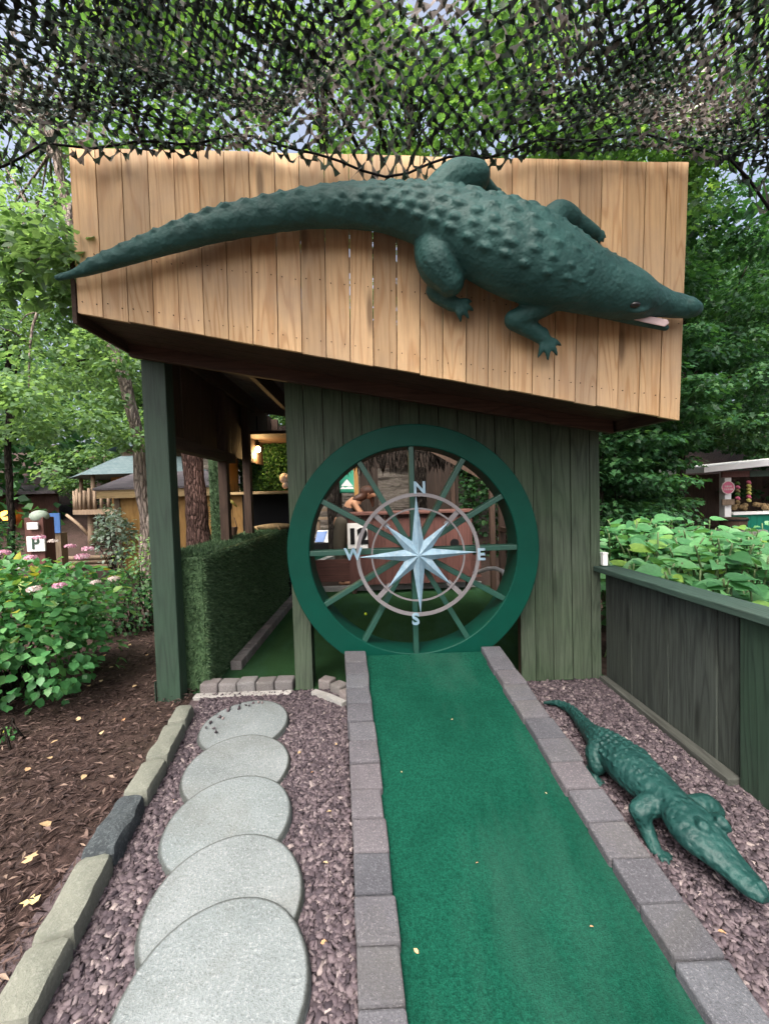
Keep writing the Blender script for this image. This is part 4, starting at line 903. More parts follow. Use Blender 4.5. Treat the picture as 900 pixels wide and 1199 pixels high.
# beyond: green hole, display, canopy, ledge
b=MB(); 
struct((lambda o:o)(sheet('far_green',[(-6,9),(-.9,9),(-.4,13.2),(-6,13.2)],.01,m_turf)))
kb2=thing('far_kerb','curving pale kerb around the far green hole beyond the counter','kerb',(-1.4,11,0)); b=MB(4)
pts=[aty(355,672,8.6),aty(372,664,9.2),aty(386,660,9.9),aty(396,658,10.4),aty(408,655,11)]
for p in pts: p.z=.06
for p,q in zip(pts,pts[1:]): b.bar(p,q,.16,.12)
b.build('kerb_run',m_slab,kb2)
ds=aty(383,630,12.3); dsp=thing('display_board','low blue and white slanted display board on the far green','display board',ds)
b=MB(); b.hexa([(ds.x-.36,12.2,ds.z-.12),(ds.x+.42,12.2,ds.z-.12),(ds.x+.42,12.5,ds.z-.12),(ds.x-.36,12.5,ds.z-.12),(ds.x-.30,12.4,ds.z+.22),(ds.x+.36,12.4,ds.z+.22),(ds.x+.36,12.5,ds.z+.22),(ds.x-.30,12.5,ds.z+.22)]); b.build('board_face',m_white,dsp)
b=MB(); b.hexa([(ds.x-.35,12.18,ds.z-.10),(ds.x-.10,12.18,ds.z-.10),(ds.x-.10,12.2,ds.z-.10),(ds.x-.35,12.2,ds.z-.10),(ds.x-.30,12.36,ds.z+.2),(ds.x-.0,12.36,ds.z+.2),(ds.x-.0,12.38,ds.z+.2),(ds.x-.30,12.38,ds.z+.2)]); b.hexa([(ds.x+.12,12.18,ds.z-.10),(ds.x+.40,12.18,ds.z-.10),(ds.x+.40,12.2,ds.z-.10),(ds.x+.12,12.2,ds.z-.10),(ds.x+.2,12.36,ds.z+.2),(ds.x+.34,12.36,ds.z+.2),(ds.x+.34,12.38,ds.z+.2),(ds.x+.2,12.38,ds.z+.2)]); b.build('blue_panel',m_blue,dsp)
b=MB(); b.box((ds.x-.4,12.15,.0),(ds.x+.45,12.6,ds.z-.13)); b.build('base',m_black,dsp,bevel=.02)
cn=thing('green_canopy','green peaked canopy with a white emblem on a dark post far behind the wheel','canopy',aty(398,600,11.5))
L,R_2,T,B1=aty(372,576,11.5),aty(416,576,11.5),aty(402,554,11.8),aty(398,577,11.5)
b=MB(); b.add([L,R_2,aty(416,556,11.5)+Vector((0,.5,.1)),aty(398,550,11.5)+Vector((0,.9,.25)),aty(372,566,11.5)+Vector((0,.9,.2))],[(0,1,2,3,4)]); b.add([v+Vector((0,.02,-.03)) for v in[L,R_2,aty(416,556,11.5)+Vector((0,.5,.1)),aty(398,550,11.5)+Vector((0,.9,.25)),aty(372,566,11.5)+Vector((0,.9,.2))]],[(4,3,2,1,0)])
b.build('canopy_sheet',m_cloth_g,cn)
b=MB()
for poly in([(399,569),(406,561),(413,569)],[(398,572.5),(401,569.5),(404,571),(408,569.5),(413,570),(414,572.5)]): b.add([aty(x,y,11.44) for x,y in poly],[tuple(range(len(poly)))])
b.build('emblem',m_white,cn)
b=MB(); p=aty(396,577,11.7); b.box((p.x-.09,11.66,0),(p.x+.09,11.84,p.z+.1)); b.build('canopy_post',m_brownZ,cn)
wf=thing('railing_frame','weathered wooden railing frame beside the far green','railing',aty(378,640,12.9)); b=MB(3)
for x in(372,385):
    p=aty(x,592,12.9); b=MB(x); b.box((p.x-.05,12.85,0),(p.x+.05,12.95,p.z)); b.build('railing_post',m_log,wf)
for y in(597,607): b=MB(y); b.bar(aty(371,y,12.84),aty(386,y,12.84),.06,.09); b.build('rail',m_log,wf)
# layered stone ledge far behind
V=[];nx,nz=90,40; f=[]
for j in range(nz+1):
    for i in range(nx+1):
        x=-7+18*i/nx; z=-.3+3.6*j/nz; zz=math.floor(z/.17)
        y=15+.18*mnoise.noise(Vector((x*.6,zz*5.1,0)))+.35*mnoise.noise(Vector((x*.25,z*.5,4)))+.02*z*z+.06*mnoise.noise(Vector((x*3,z*5,7)))
        V.append((x,y,z+.05*mnoise.noise(Vector((x*1.1,zz,3)))))
ii=np.arange(nz)[:,None]*(nx+1)+np.arange(nx)[None,:]
o=np_obj('stone_ledge',mesh_np('stone_ledge',V,[np.stack([ii,ii+1,ii+nx+2,ii+nx+1],-1).reshape(-1,4)],smooth=False),m_ledge,(2,15,0)); tag(o,'tall layered natural stone ledge behind the hut','stone ledge')
# ------------------------------------------------------------------ vegetation
def crown_np(seed,clumps,nper,L,W=.8,tpl='tri',up=1.0,droop=.35,jit=.5,bias=0):
    """clumps: list of (cx,cy,cz,rx,ry,rz)"""
    g=np.random.default_rng(seed); out=[]; C=np.array(clumps,float); k=len(C)
    n=nper*k; idx=np.repeat(np.arange(k),nper); q=unit(g.normal(0,1,(n,3)))*(g.uniform(0,1,(n,1))**.45)
    P=C[idx,:3]+q*C[idx,3:6]; D=q*np.array([1,1,.2])+g.normal(0,jit,(n,3))*np.array([1,1,.4]); D[:,2]-=droop
    N=g.normal(0,.45,(n,3)); N[:,2]+=up
    off=g.uniform(-.18,.18,k)[idx]; r=np.clip(g.uniform(.1,.8,n)+off+q[:,2]*.12+bias,0,1)
    return leaves_np(P,unit(D),unit(N),g.uniform(.7,1.2,n)*L,W,r,tpl)
def ell(g,n,c,r,hollow=.3,flat=None):
    q=unit(g.normal(0,1,(n,3)))*(hollow+(1-hollow)*g.uniform(0,1,(n,1))**.5); return np.array(c)+q*np.array(r)
def tree(name,label,group,trunk,clumps,nper,L,mleaf,mbark,seed,tpl='tri',limbs=7,W=.8,droop=.35,up=1.0,bias=0,twigs=True):
    t=thing(name,label,'tree',trunk[0][0],group); rg=random.Random(seed); mb=MB(seed)
    pts=[Vector(p) for p,r in trunk]; S=catmull(np.array([(*p,r) for p,r in trunk]),.15)
    for s in S:
        nn=mnoise.noise_vector(Vector(s[:3])*1.7)*.04; s[0]+=nn.x; s[1]+=nn.y; s[3]*=1+.12*mnoise.noise(Vector(s[:3])*4)
    mb.tube([s[:3] for s in S],[s[3] for s in S],14)
    o=mb.build('trunk',mbark,t,True)
    cl=sorted(clumps,key=lambda c:rg.random())[:limbs]; mb=MB(seed+1)
    for c in cl:
        i=int(len(S)*rg.uniform(.45,.98)); a=Vector(S[i][:3]); r0=S[i][3]*.45; c=Vector(c[:3]); m=a.lerp(c,.5)+Vector((0,0,(c-a).length*.12))+Vector((rg.uniform(-.2,.2),rg.uniform(-.2,.2),0))
        K=catmull(np.array([(*a,r0),(*m,r0*.55),(*c,.008)]),.2); mb.tube([k[:3] for k in K],[max(.004,k[3]) for k in K],6)
        for j in range(4 if twigs else 0):
            u=rg.uniform(.4,.95); a2=Vector(K[int(len(K)*u)][:3]); d=Vector((rg.uniform(-1,1),rg.uniform(-1,1),rg.uniform(-.3,.4)))*rg.uniform(.4,.9); mb.tube([a2,a2+d*.5+Vector((0,0,.05)),a2+d],[.012,.008,.004],5)
    if cl: mb.build('branches',mbark,t,True)['kind']='stuff'
    V,fs,r=crown_np(seed,clumps,nper,L,W,tpl,up,droop,bias=bias); np_obj('crown',mesh_np('crown',V,fs,r),mleaf,(0,0,0),t); return t
CLEAR=[(38,528,172,690,13.9),(815,535,910,640,10.9)]     # keep the view to the treehouse and kiosk open
def seen_at(p):
    v=Vector(p)-Vector((0,0,H)); d=v.dot(Vector(F_)); return (CX+F*v.dot(Vector(R_))/d,CY-F*v.dot(Vector(U_))/d)
def cl_list(seed,n,c,r,cr,hollow=.3,flat=.55):
    g=np.random.default_rng(seed); P=ell(g,n,c,r,hollow); s=g.uniform(.6,1.2,(n,1))*cr; out=[]
    for p,a in zip(P,s[:,0]):
        x,y=seen_at(p); m=F*a/max(1,p[1])
        if p[1]>1 and any(x0-m*.8<x<x1+m*.8 and y0-m*flat<y<y1+m*flat and p[1]<yy for x0,y0,x1,y1,yy in CLEAR): continue
        out.append(tuple(float(c_) for c_ in p)+(float(a),float(a),float(a*flat)))
    return out
# left: pale trees with visible trunks
tb=aty(166,560,5.6)
tree('leaning_tree','leaning pale barked tree left of the green post with arching branches','trees left of the hut',
     [((tb.x+.05,5.6,-.05),.095),(tuple(tb),.082),(tuple(aty(152,470,5.6)),.075),(tuple(aty(130,400,5.6)),.068),(tuple(aty(108,340,5.6)),.065),(tuple(aty(80,250,5.6)),.06),(tuple(aty(60,150,5.6)),.04)],
     cl_list(3,26,(-4.6,5.6,4.6),(2.6,1.6,1.6),.55)+cl_list(33,16,(-4.4,5.3,2.6),(1.4,1.0,.8),.40)+cl_list(34,30,(-5.6,7,6.0),(2.0,1.2,2.2),.5)+cl_list(35,16,(-4.6,6.3,7.4),(2.0,1.4,1.2),.5)+[(float(a.x),float(a.y),float(a.z),.3,.2,.16) for a in (aty(140,425,5.2),aty(122,470,5.2),aty(150,515,5.25),aty(108,400,5.2))]+[(float(a.x),float(a.y),float(a.z),.26,.16,.16) for a in (aty(80,305,2.55),aty(60,285,2.7),aty(30,262,2.9),aty(35,300,3.0),aty(12,330,3.1),aty(70,340,3.0))],200,.07,m_lf_left,m_bark,11,'oval',limbs=14)
tree('ruddy_trunk_tree','tree with a thick ruddy flaking trunk seen through the open bay','trees left of the hut',
     [((aty(236,660,6.0).x,6.0,-.05),.19),(tuple(aty(234,640,6.0)),.165),(tuple(aty(226,545,6.0)),.135),((-2.75,6.1,3.4),.12),((-2.4,6.2,6),.08)],
     cl_list(5,18,(-1.6,6.6,7.2),(3.0,2.4,1.5),.75),260,.11,m_lf_over,m_barkr,12,'oval')
tree('edge_tree','slim young tree at the left edge with drooping sprays','trees left of the hut',
     [((-6.6,7.5,-.05),.06),((-6.5,7.4,2.0),.05),((-6.2,7.2,4.2),.04),((-6.0,7.0,6.2),.03)],
     cl_list(6,40,(-6.3,7.2,3.6),(2.4,1.6,2.4),.55),260,.075,m_lf_left,m_twig,13,'oval',limbs=14)
tree('screen_tree','bushy pale green tree behind the treehouse roof','trees left of the hut',
     [((-9.5,17,-.05),.2),((-9.4,17,4),.15),((-9.2,17,8),.06)],cl_list(7,60,(-9.0,17,5.2),(4.5,2.5,4.2),1.0),260,.19,m_lf_left,m_twig,14,'tri')
tree('distant_maple','tall loose maple standing beyond the tan shed','trees left of the hut',
     [((-5.0,14.5,-.05),.2),((-4.9,14.5,4),.15),((-4.8,14.5,9),.06)],cl_list(8,60,(-4.6,14.5,6.8),(3.6,2.5,3.6),.95),240,.17,m_lf_left,m_twig,15,'tri')
# overhead canopy trees behind the hut
tree('overhead_maple','large maple whose bright leaves hang above the net','trees behind the hut',
     [((.9,9.3,-.05),.22),((1.0,9.2,3),.18),((1.0,8.8,6.5),.13),((.8,8.0,9.5),.06)],
     cl_list(9,26,(.6,6.2,7.6),(3.6,3.0,1.5),.62,.1),150,.12,m_lf_over,m_twig,16,'maple',limbs=14,bias=.1)
tree('overhead_oak','spreading tree over the right side of the hut','trees behind the hut',
     [((3.6,8.6,-.05),.2),((3.6,8.4,3),.17),((3.5,8.0,6),.12),((3.3,7.4,8.5),.05)],
     cl_list(10,46,(3.6,6.6,7.0),(3.2,2.8,1.9),.68,.1),210,.12,m_lf_over,m_twig,17,'maple',limbs=14,bias=-.08)
tree('overhead_ash','tall tree behind the panel with thin leaves against the sky','trees behind the hut',
     [((-1.2,11.5,-.05),.2),((-1.2,11.4,4),.16),((-1.1,11,9),.1),((-1,10.5,13),.04)],
     cl_list(12,54,(-1.0,10.5,11.2),(4.5,3.5,3.6),.8,.1),200,.14,m_lf_over,m_twig,18,'tri',limbs=14)
# right hillside trees with layered sprays
def layered(seed,c,r,n,cr): return cl_list(seed,n,c,r,cr,.35,.22)
HT=[((3.6,6.6),(3.9,6.6,2.8),(1.4,1.1,2.5),80,.5,.085,'near dense tree with drooping sprays right of the sign panel'),
    ((6.0,8.0),(5.6,7.6,3.8),(2.1,1.3,3.6),104,.6,.095,'tall dark green tree beside the kiosk roof'),
    ((9.6,14.3),(8.0,9.4,5.0),(2.4,1.4,3.2),96,.65,.10,'leafy tree overhanging the kiosk roof'),
    ((5.0,11.0),(5.0,10.8,4.2),(2.4,1.5,4.2),90,.75,.12,'shadowed evergreen tree behind the knotweed'),
    ((9.5,15.5),(9.4,15.3,5.5),(3.4,1.6,5.0),80,.95,.15,'large hillside tree behind the kiosk'),
    ((3.2,14.0),(3.2,13.8,6.5),(2.6,1.6,4.5),80,.9,.15,'hillside tree directly behind the hut roof'),
    ((13.5,13),(13.4,12.8,5.0),(3.0,1.8,4.6),70,.9,.15,'hillside tree at the far right edge')]
for i,(bp,c,r,n,cr,L,lab) in enumerate(HT):
    z0=terr_z(*bp)-.05
    tree('hillside_tree',lab,'trees on the wooded slope',[((bp[0],bp[1],z0),.09 if i<4 else .17),((bp[0],bp[1],c[2]*.6),.07 if i<4 else .13),((bp[0]+.1,bp[1],c[2]+r[2]*.6),.05)],layered(40+i,c,r,int(n*1.35),cr),170 if i<3 else 140,L,m_lf_dark,m_twig,60+i,'maple' if i<3 else 'tri',limbs=9,W=.9,droop=.45,up=1.3,twigs=False,bias=-.04)
# far wood, one mass
g=np.random.default_rng(77); cl=[]
for i in range(300):
    a=g.uniform(-1.25,1.25); R=g.uniform(21,34); x=R*math.sin(a); y=R*math.cos(a); h=(12 if x>-3 else 7.5)*g.uniform(.05,1)**.9; s=g.uniform(1.4,2.6); cl.append((x,y,terr_z(x,y)+h+.3,s,s,s*.6))
V,fs,r=crown_np(78,cl,150,.42,.85,'tri',.8,.3); o=np_obj('distant_woods',mesh_np('distant_woods',V,fs,r),m_lf_dark,(0,25,0)); tag(o,'green woods filling the slope far behind everything','woods',kind='stuff')
# shrub helper
def shrub(name,label,cat,c,r,n,L,mleaf,seed,tpl='oval',nst=14,group=None,W=.8,stem=m_twig,shell=.45):
    t=thing(name,label,cat,(c[0],c[1],0),group); g=np.random.default_rng(seed); rg=random.Random(seed); mb=MB(seed)
    q=unit(g.normal(0,1,(n,3))); q[:,2]=np.where(g.uniform(0,1,n)<.3,-.75*np.abs(q[:,2]),np.abs(q[:,2])); q=unit(q)*(shell+(1-shell)*g.uniform(0,1,(n,1))**.6)
    lump=np.array([1+.28*mnoise.noise(Vector(v)*2.3+Vector((seed,0,0))) for v in q])[:,None]
    P=np.array(c)+q*np.array(r)*lump; P[:,2]=np.maximum(P[:,2],.03)
    D=q*np.array([1,1,.5])+g.normal(0,.45,(n,3)); D[:,2]-=.25; N=q*.6+g.normal(0,.3,(n,3)); N[:,2]+=.9
    V,fs,r_=leaves_np(P,unit(D),unit(N),g.uniform(.6,1.2,n)*L,W,np.clip(g.uniform(0,.95,n)+.15*q[:,2],0,1),tpl); np_obj('foliage',mesh_np('foliage',V,fs,r_),mleaf,(0,0,0),t)
    for k in range(nst):
        e=Vector(P[g.integers(n)]); a=Vector((c[0]+rg.uniform(-.12,.12),c[1]+rg.uniform(-.12,.12),-.02)); m=a.lerp(e,.5)+Vector((0,0,.12)); mb.tube([a,m,e],[.009,.006,.003],5)
    mb.build('stems',stem,t,True)['kind']='stuff'; return t
hy=shrub('hydrangea_bush','large hydrangea bush with pink flower heads on the mulch at the left','shrub',(-2.95,3.30,.50),(.80,.75,.60),3600,.080,m_lf_hyd,21,nst=26,shell=.35)
def flower(parent,p,r,mat,seed):
    g=np.random.default_rng(seed); n=110; q=unit(g.normal(0,1,(n,3))); q[:,2]=np.abs(q[:,2])*.8-.1; P=np.array(p)+q*np.array([r,r,r*.6]); N=q+g.normal(0,.2,(n,3)); D=np.cross(N,g.normal(0,1,(n,3)))
    V,fs,rr=leaves_np(P,unit(D),unit(N),r*.34,1.0,g.uniform(0,1,n)); np_obj('flower_head',mesh_np('flower_head',V,fs,rr),mat,(0,0,0),parent)
for i,(px,py,Y,r,m) in enumerate([(46,630,3.25,.042,0),(36,653,3.1,.04,0),(103,643,3.5,.045,0),(96,652,3.4,.05,0),(2,648,3.0,.05,0),(40,690,2.75,.042,1),(70,686,2.85,.042,0),(62,634,3.3,.035,1),(82,640,3.5,.04,0),(112,682,3.2,.035,1),(133,678,3.5,.045,1)]): flower(hy,aty(px,py,Y),r,m_pale if m else m_pink,i+300)
shrub('boxwood_shrub','loose dark small leaved shrub between the hydrangea and the tan shed','shrub',(-3.05,4.9,.33),(.55,.5,.42),1500,.05,m_lf_dark,22,nst=16)
shrub('sprout_shrub','thin twiggy shrub in front of the tan shed wall','shrub',(-2.75,5.0,.75),(.42,.35,.42),420,.05,m_lf_left,23,nst=16,shell=.2)
shrub('silver_shrub','silvery variegated shrub beside the tan shed','shrub',(-5.35,8.4,.85),(.36,.36,.62),800,.085,m_lf_var,24,nst=10)
shrub('ground_sprout','tiny seedling sprouting from the mulch at the left','plant',(*atz(8,868)[:2],.03),(.05,.05,.05),22,.035,m_lf_hyd,25,nst=3)
shrub('low_shrub','low green shrub at the far left edge beneath the lantern','shrub',(-6.6,6.6,.8),(.9,.6,.8),1500,.08,m_lf_dark,26)
for i,(c,r,n,lab) in enumerate([((4.6,8.2,1.0),(1.3,.7,1.4),2600,'dark dense thicket behind the knotweed next to the hut corner'),((5.9,9.3,.9),(1.0,.7,1.25),2200,'dark dense thicket between the hut and the kiosk post'),((3.4,10.2,1.2),(1.6,.8,1.6),2200,'dark thicket seen just behind the hut corner')]):
    shrub('thicket',lab,'shrub',c,r,n,.13,m_lf_dark,80+i,'oval',nst=8,group='thickets behind the knotweed')
# knotweed behind the fence
rg=random.Random(5); kd=0
for (px,py,Y) in [(715,625,4.3),(735,610,4.4),(752,630,3.9),(772,625,4.5),(790,632,4.0),(812,625,4.6),(826,640,3.6),(842,632,4.3),(862,640,3.7),(880,632,4.4),(897,650,3.4),(728,655,3.55),(760,660,3.5),(795,668,3.35),(835,678,3.2),(872,690,3.0),(780,610,5.2),(822,612,5.4),(870,625,5.0),(905,630,4.8),(745,612,5.1),(890,612,5.6)]:
    p=aty(px,py,Y); h=p.z
    t=thing('knotweed_plant','large leaved green plant growing behind the grey fence','plant',(p.x,p.y,0),'knotweed plants behind the fence'); g=np.random.default_rng(kd+500); kd+=1
    mb=MB(kd); P=[];D=[];N=[]
    for s in range(9):
        a=Vector((p.x+rg.uniform(-.12,.12),p.y+rg.uniform(-.12,.12),-.02)); e=Vector((p.x+rg.uniform(-.28,.28),p.y+rg.uniform(-.22,.22),h*rg.uniform(.86,1.06))); m=a.lerp(e,.55)+Vector((0,0,.12)); K=catmull(np.array([tuple(a),tuple(m),tuple(e)]),.08); mb.tube(K,[.008]*len(K),6)
        zz=[k for k in range(len(K)) if K[k][2]>h*.35]
        for k in zz:
            th=k*2.4+s; d=np.array([math.cos(th),math.sin(th),rg.uniform(-.25,.15)]); P.append(K[k]+d*.03); D.append(d); N.append([rg.gauss(0,.4),rg.gauss(-.4,.35),1])
    mb.build('stems',m_stem,t,True); n=len(P)
    V,fs,r=leaves_np(np.array(P),unit(np.array(D)),unit(np.array(N)),g.uniform(.08,.20,n)**1.0,.8,np.clip(g.uniform(0,1,n),0,1),'heart'); np_obj('foliage',mesh_np('foliage',V,fs,r),m_lf_knot,(0,0,0),t)
# ------------------------------------------------------------------ camouflage net
def net_layer(seed,ufun,nu,nv,cw):
    g=np.random.default_rng(seed); nodes={}
    def S(i,j):
        u=(i+.5*(j%2)); return ufun(u/nu,j/nv)
    P=np.zeros((nv+1,nu+1,3))
    for j in range(nv+1):
        for i in range(nu+1): P[j,i]=S(i,j)
    P+=g.normal(0,cw*.07,P.shape)
    Vs=[];Fs=[];Rs=[];base=0
    for j in range(nv):
        for i in range(nu):
            for di in((0,1) if j%2 else (-1,0)):
                i2=i+di
                if i2<0 or i2>nu or g.uniform()<.04: continue
                a,b=P[j,i],P[j+1,i2]; d=b-a; L=np.linalg.norm(d)
                if L<1e-6: continue
                d/=L; nrm=np.cross(P[min(j+1,nv),i]-P[j,i],P[j,min(i+1,nu)]-P[j,i]); nrm/=max(np.linalg.norm(nrm),1e-9)
                sd=np.cross(d,nrm); tw=g.normal(0,.75); s1=sd*math.cos(tw)+nrm*math.sin(tw); tw2=tw+g.normal(0,.6); s2=sd*math.cos(tw2)+nrm*math.sin(tw2)
                w0,w1,w2=cw*g.uniform(.14,.34),cw*g.uniform(.03,.10),cw*g.uniform(.14,.34); mid=(a+b)/2+nrm*g.normal(0,cw*.12)+sd*g.normal(0,cw*.08)
                a2=a-d*cw*.06;b2=b+d*cw*.06
                Vs+= [a2-s1*w0,a2+s1*w0,mid-(s1+s2)*.5*w1,mid+(s1+s2)*.5*w1,b2-s2*w2,b2+s2*w2]; Fs+= [(base,base+1,base+3,base+2),(base+2,base+3,base+5,base+4)]
                rr=np.clip(.49+.55*mnoise.noise(Vector(a*2.1))+g.normal(0,.22),0,1); Rs+=[rr]*6; base+=6
    return np.array(Vs),np.array(Fs),np.array(Rs)
def ztop(x):
    t=(x-TL.x)/(TR.x-TL.x); return TL.z+(TR.z-TL.z)*max(-.3,min(1.3,t))
def smooth(a,b,x): t=max(0,min(1,(x-a)/(b-a))); return t*t*(3-2*t)
def net_main(u,v):
    x=-3.3+6.9*u
    side=smooth(.9,2.4,abs(x-.25)*1.0)          # 0 in the middle, 1 at sides
    hang=.055+.035*math.sin(x*3.1)+.02*math.sin(x*11)
    hang+=.15*math.exp(-((x-.02)/.36)**2)
    hang-=.05*smooth(.6,1.2,x)*(1-smooth(1.6,2.2,x))
    hang+=.30*smooth(1.95,2.6,x)+.16*smooth(-1.72,-2.0,x) if abs(x)>1.7 else 0
    d=v*2.15                                    # distance towards the camera
    y=2.40-.03-max(0,d-.12)*.98; zt=ztop(x)
    if d<.12: z=zt-hang+(hang+.04)*(d/.12); y=2.415-.25*d
    else:
        dd=d-.12
        rise=.16*dd*(1-side)+side*(-.20*math.sin(min(1,dd/.9)*math.pi)*.75+.06*dd)
        z=zt+.04+rise
    k=smooth(.1,.6,d)
    z+=k*(.085*math.sin(x*2.3+d*2.0)+.06*math.sin(x*4.9-d*3.3+1)+.04*math.sin(d*7+x*1.7)); y+=.03*math.sin(x*7)*k
    z-=smooth(1.9,3.2,x)*.30*(1-.6*v)
    x+=.03*math.sin(d*9+x*4)
    return np.array((x,y,z))
def net_left(u,v):
    x=-3.2+3.1*u; d=v*1.1; y=2.30-d*.8; z=ztop(x)+.10-.13*math.sin(min(1,d/.75)*math.pi)+.07*math.sin(x*5+d*6)+.10*d-(.10*smooth(-1.8,-2.6,x))
    z+=.25*smooth(-.6,-.1,x); return np.array((x+.05*math.sin(d*8),y,z))
def net_right(u,v):
    x=.75+2.7*u; d=v*1.35; y=2.36-d*.8; z=ztop(x)+.07-.11*math.sin(min(1,d/.9)*math.pi)+.08*math.sin(x*4+d*5+2)+.12*d-.42*smooth(1.9,3.0,x)*(1-v)
    z+=.2*smooth(1.2,.75,x); return np.array((x+.05*math.sin(d*7),y,z))
net=thing('camouflage_net','dark brown and green camouflage net draped over the top of the sign panel','net',(0,2.4,3.5))
Vs=[];Fs=[];Rs=[];bs=0
for (sd,fn,nu,nv,cw) in((1,net_main,90,64,.072),(2,net_left,74,48,.044),(3,net_right,60,48,.046)):
    V,Fq,r=net_layer(sd,fn,nu,nv,cw); Vs.append(V);Fs.append(Fq+bs);Rs.append(r);bs+=len(V)
np_obj('net_mesh',mesh_np('net_mesh',np.concatenate(Vs),[np.concatenate(Fs)],np.concatenate(Rs)),m_net,(0,0,0),net)
b=MB(); K=[]
for i in range(60): K.append(net_main(i/59,.0)+np.array((0,-.01,.06)))
b.tube(K,.007,6); b.build('edge_rope',m_black,net,True)
# ------------------------------------------------------------------ left background
sh_=thing('tan_shed','tan plank shed with a grey brown shingle roof behind the green post','shed',(-4.4,9.2,0))
yS=8.9; xA=aty(137,620,yS).x; xB=-1.9; zE=aty(150,583,yS).z
b=MB(3); x=xA
while x<xB: b.box((x+.002,yS,0),(min(x+.19,xB)-.002,yS+.03,zE)); x+=.19
b.build('front_wall',m_tan,sh_); b=MB(4); b.box((xA,yS+.035,0),(xA+.03,yS+2.2,zE)); b.build('side_wall',m_tan,sh_)
b=MB(5); b.box((xA-.25,yS-.22,zE),(xB+.2,yS-.19,zE+.17)); b.build('fascia',m_tanX,sh_)
b=MB(6); za=zE+.17; b.hexa([(xA-.3,yS-.26,za),(xB+.2,yS-.26,za),(xB+.2,yS+1.3,za+.42),(xA-.3,yS+1.3,za+.42),(xA-.3,yS-.26,za+.04),(xB+.2,yS-.26,za+.04),(xB+.2,yS+1.3,za+.47),(xA-.3,yS+1.3,za+.47)]); b.build('roof',m_shbrown,sh_)
b=MB(7); b.box((xA-.02,yS-.03,0),(xA+.10,yS-.005,zE)); b.build('corner_board',m_log,sh_)
th_=thing('treehouse','raised log treehouse with a blue green shingle roof and picket railing','treehouse',(-10,14.4,0))
yT=14; c0=aty(128,560,yT); zd=aty(95,597,yT).z
def ring(cx,cy,r,n=8,ph=0): return [(cx+r*math.cos(ph+2*math.pi*k/n),cy+r*math.sin(ph+2*math.pi*k/n)) for k in range(n)]
cx_,cy_=c0.x+.5,yT+2.2; ze=aty(100,557,yT).z
b=MB(1); R1,R2=ring(cx_,cy_,2.9,8,.39),ring(cx_,cy_,1.5,8,.39); z1,z2=ze,aty(128,535,yT+1).z
vs=[(x,y,z1) for x,y in R1]+[(x,y,z2) for x,y in R2]; b.add(vs,[(i,(i+1)%8,8+(i+1)%8,8+i) for i in range(8)]+[tuple(range(7,-1,-1)),tuple(range(8,16))]); b.build('roof',m_shblue,th_)
b=MB(2); R3,R4=ring(cx_,cy_,1.7,8,.39),ring(cx_,cy_,.12,8,.39); z3=z2+.32; z4=aty(128,505,yT+2).z
vs=[(x,y,z3) for x,y in R3]+[(x,y,z4) for x,y in R4]; b.add(vs,[(i,(i+1)%8,8+(i+1)%8,8+i) for i in range(8)]+[tuple(range(7,-1,-1)),tuple(range(8,16))]); b.build('upper_roof',m_shblue,th_)
b=MB(2); b.lathe((cx_,cy_,z2-.02),[(1.25,0),(1.25,.34)],8); b.build('roof_drum',m_log,th_)
b=MB(3); b.lathe((cx_,cy_,zd-.16),[(2.75,0),(2.75,.16)],24); b.build('deck',m_log,th_)
b=MB(4); b.lathe((cx_,cy_,zd+.01),[(1.6,0),(1.6,ze-zd-.02)],8); b.build('cabin_wall',m_tan,th_)
for k in range(8):
    b=MB(k); x,y=ring(cx_,cy_,2.55,8,.39)[k]; b.tube([(x,y,zd),(x+.05,y,ze+.12)],[.075,.06],8); b.build('roof_post',m_log,th_,True)
for k in range(5):
    b=MB(k); x,y=ring(cx_,cy_,2.3,5,-2.3)[k]; b.tube([(x,y,0),(x+.04,y,zd-.16)],[.13,.11],9); b.build('deck_post',m_log,th_,True)
    b=MB(k); b.tube([(x,y,zd-1.0),(x-.35,y-.1,zd-.5),(x-.75,y-.1,zd-.16)],[.06,.055,.05],7); b.build('knee_brace',m_log,th_,True)
rgk=random.Random(4)
for k in range(64):
    th=2*math.pi*k/64
    if math.sin(th)>.35: continue
    b=MB(k); x,y=cx_+2.68*math.cos(th),cy_+2.68*math.sin(th); b.tube([(x,y,zd),(x+rgk.uniform(-.02,.02),y,zd+rgk.uniform(.5,.75))],[.05,.04],6); b.build('picket',m_log,th_,True)
# sign post with the P board
sp=aty(39,640,6.6); sn=thing('sign_post','dark red post carrying a white letter P board above the hydrangea','sign post',(sp.x,6.6,0))
b=MB(); b.box((sp.x-.14,6.62,0),(sp.x+.16,6.85,aty(39,606,6.6).z)); b.build('post',m_red,sn,bevel=.01)
b=MB(); p=aty(41,637,6.55); b.box((p.x-.14,6.56,p.z-.12),(p.x+.14,6.59,p.z+.12)); b.build('letter_board',m_white,sn,bevel=.005)
text_mesh('letter','P',.25,.004,paint('dark_letter',(.03,.06,.04),.5),Matrix.Translation((p.x,6.555,p.z))@FACE,sn,bold=.006)
b=MB(); p=aty(37,616,6.55); b.box((p.x-.085,6.56,p.z-.055),(p.x+.085,6.59,p.z+.055)); b.build('small_plaque',m_white,sn,bevel=.004)
b=MB(); p=aty(37,605,6.55); b.ball((p.x,6.7,p.z),.14,.12,.10); b.build('post_cap',m_lf_var,sn,True)
b=MB(); p0=aty(12,668,5.5); b.tube([aty(8,669,5.5),aty(14,664,5.5),aty(24,665,5.5),aty(30,668,5.5)],.03,8); o=b.build('bent_pipe',m_pvc,smooth=True); tag(o,'curved white pipe poking out of the hydrangea','pipe')
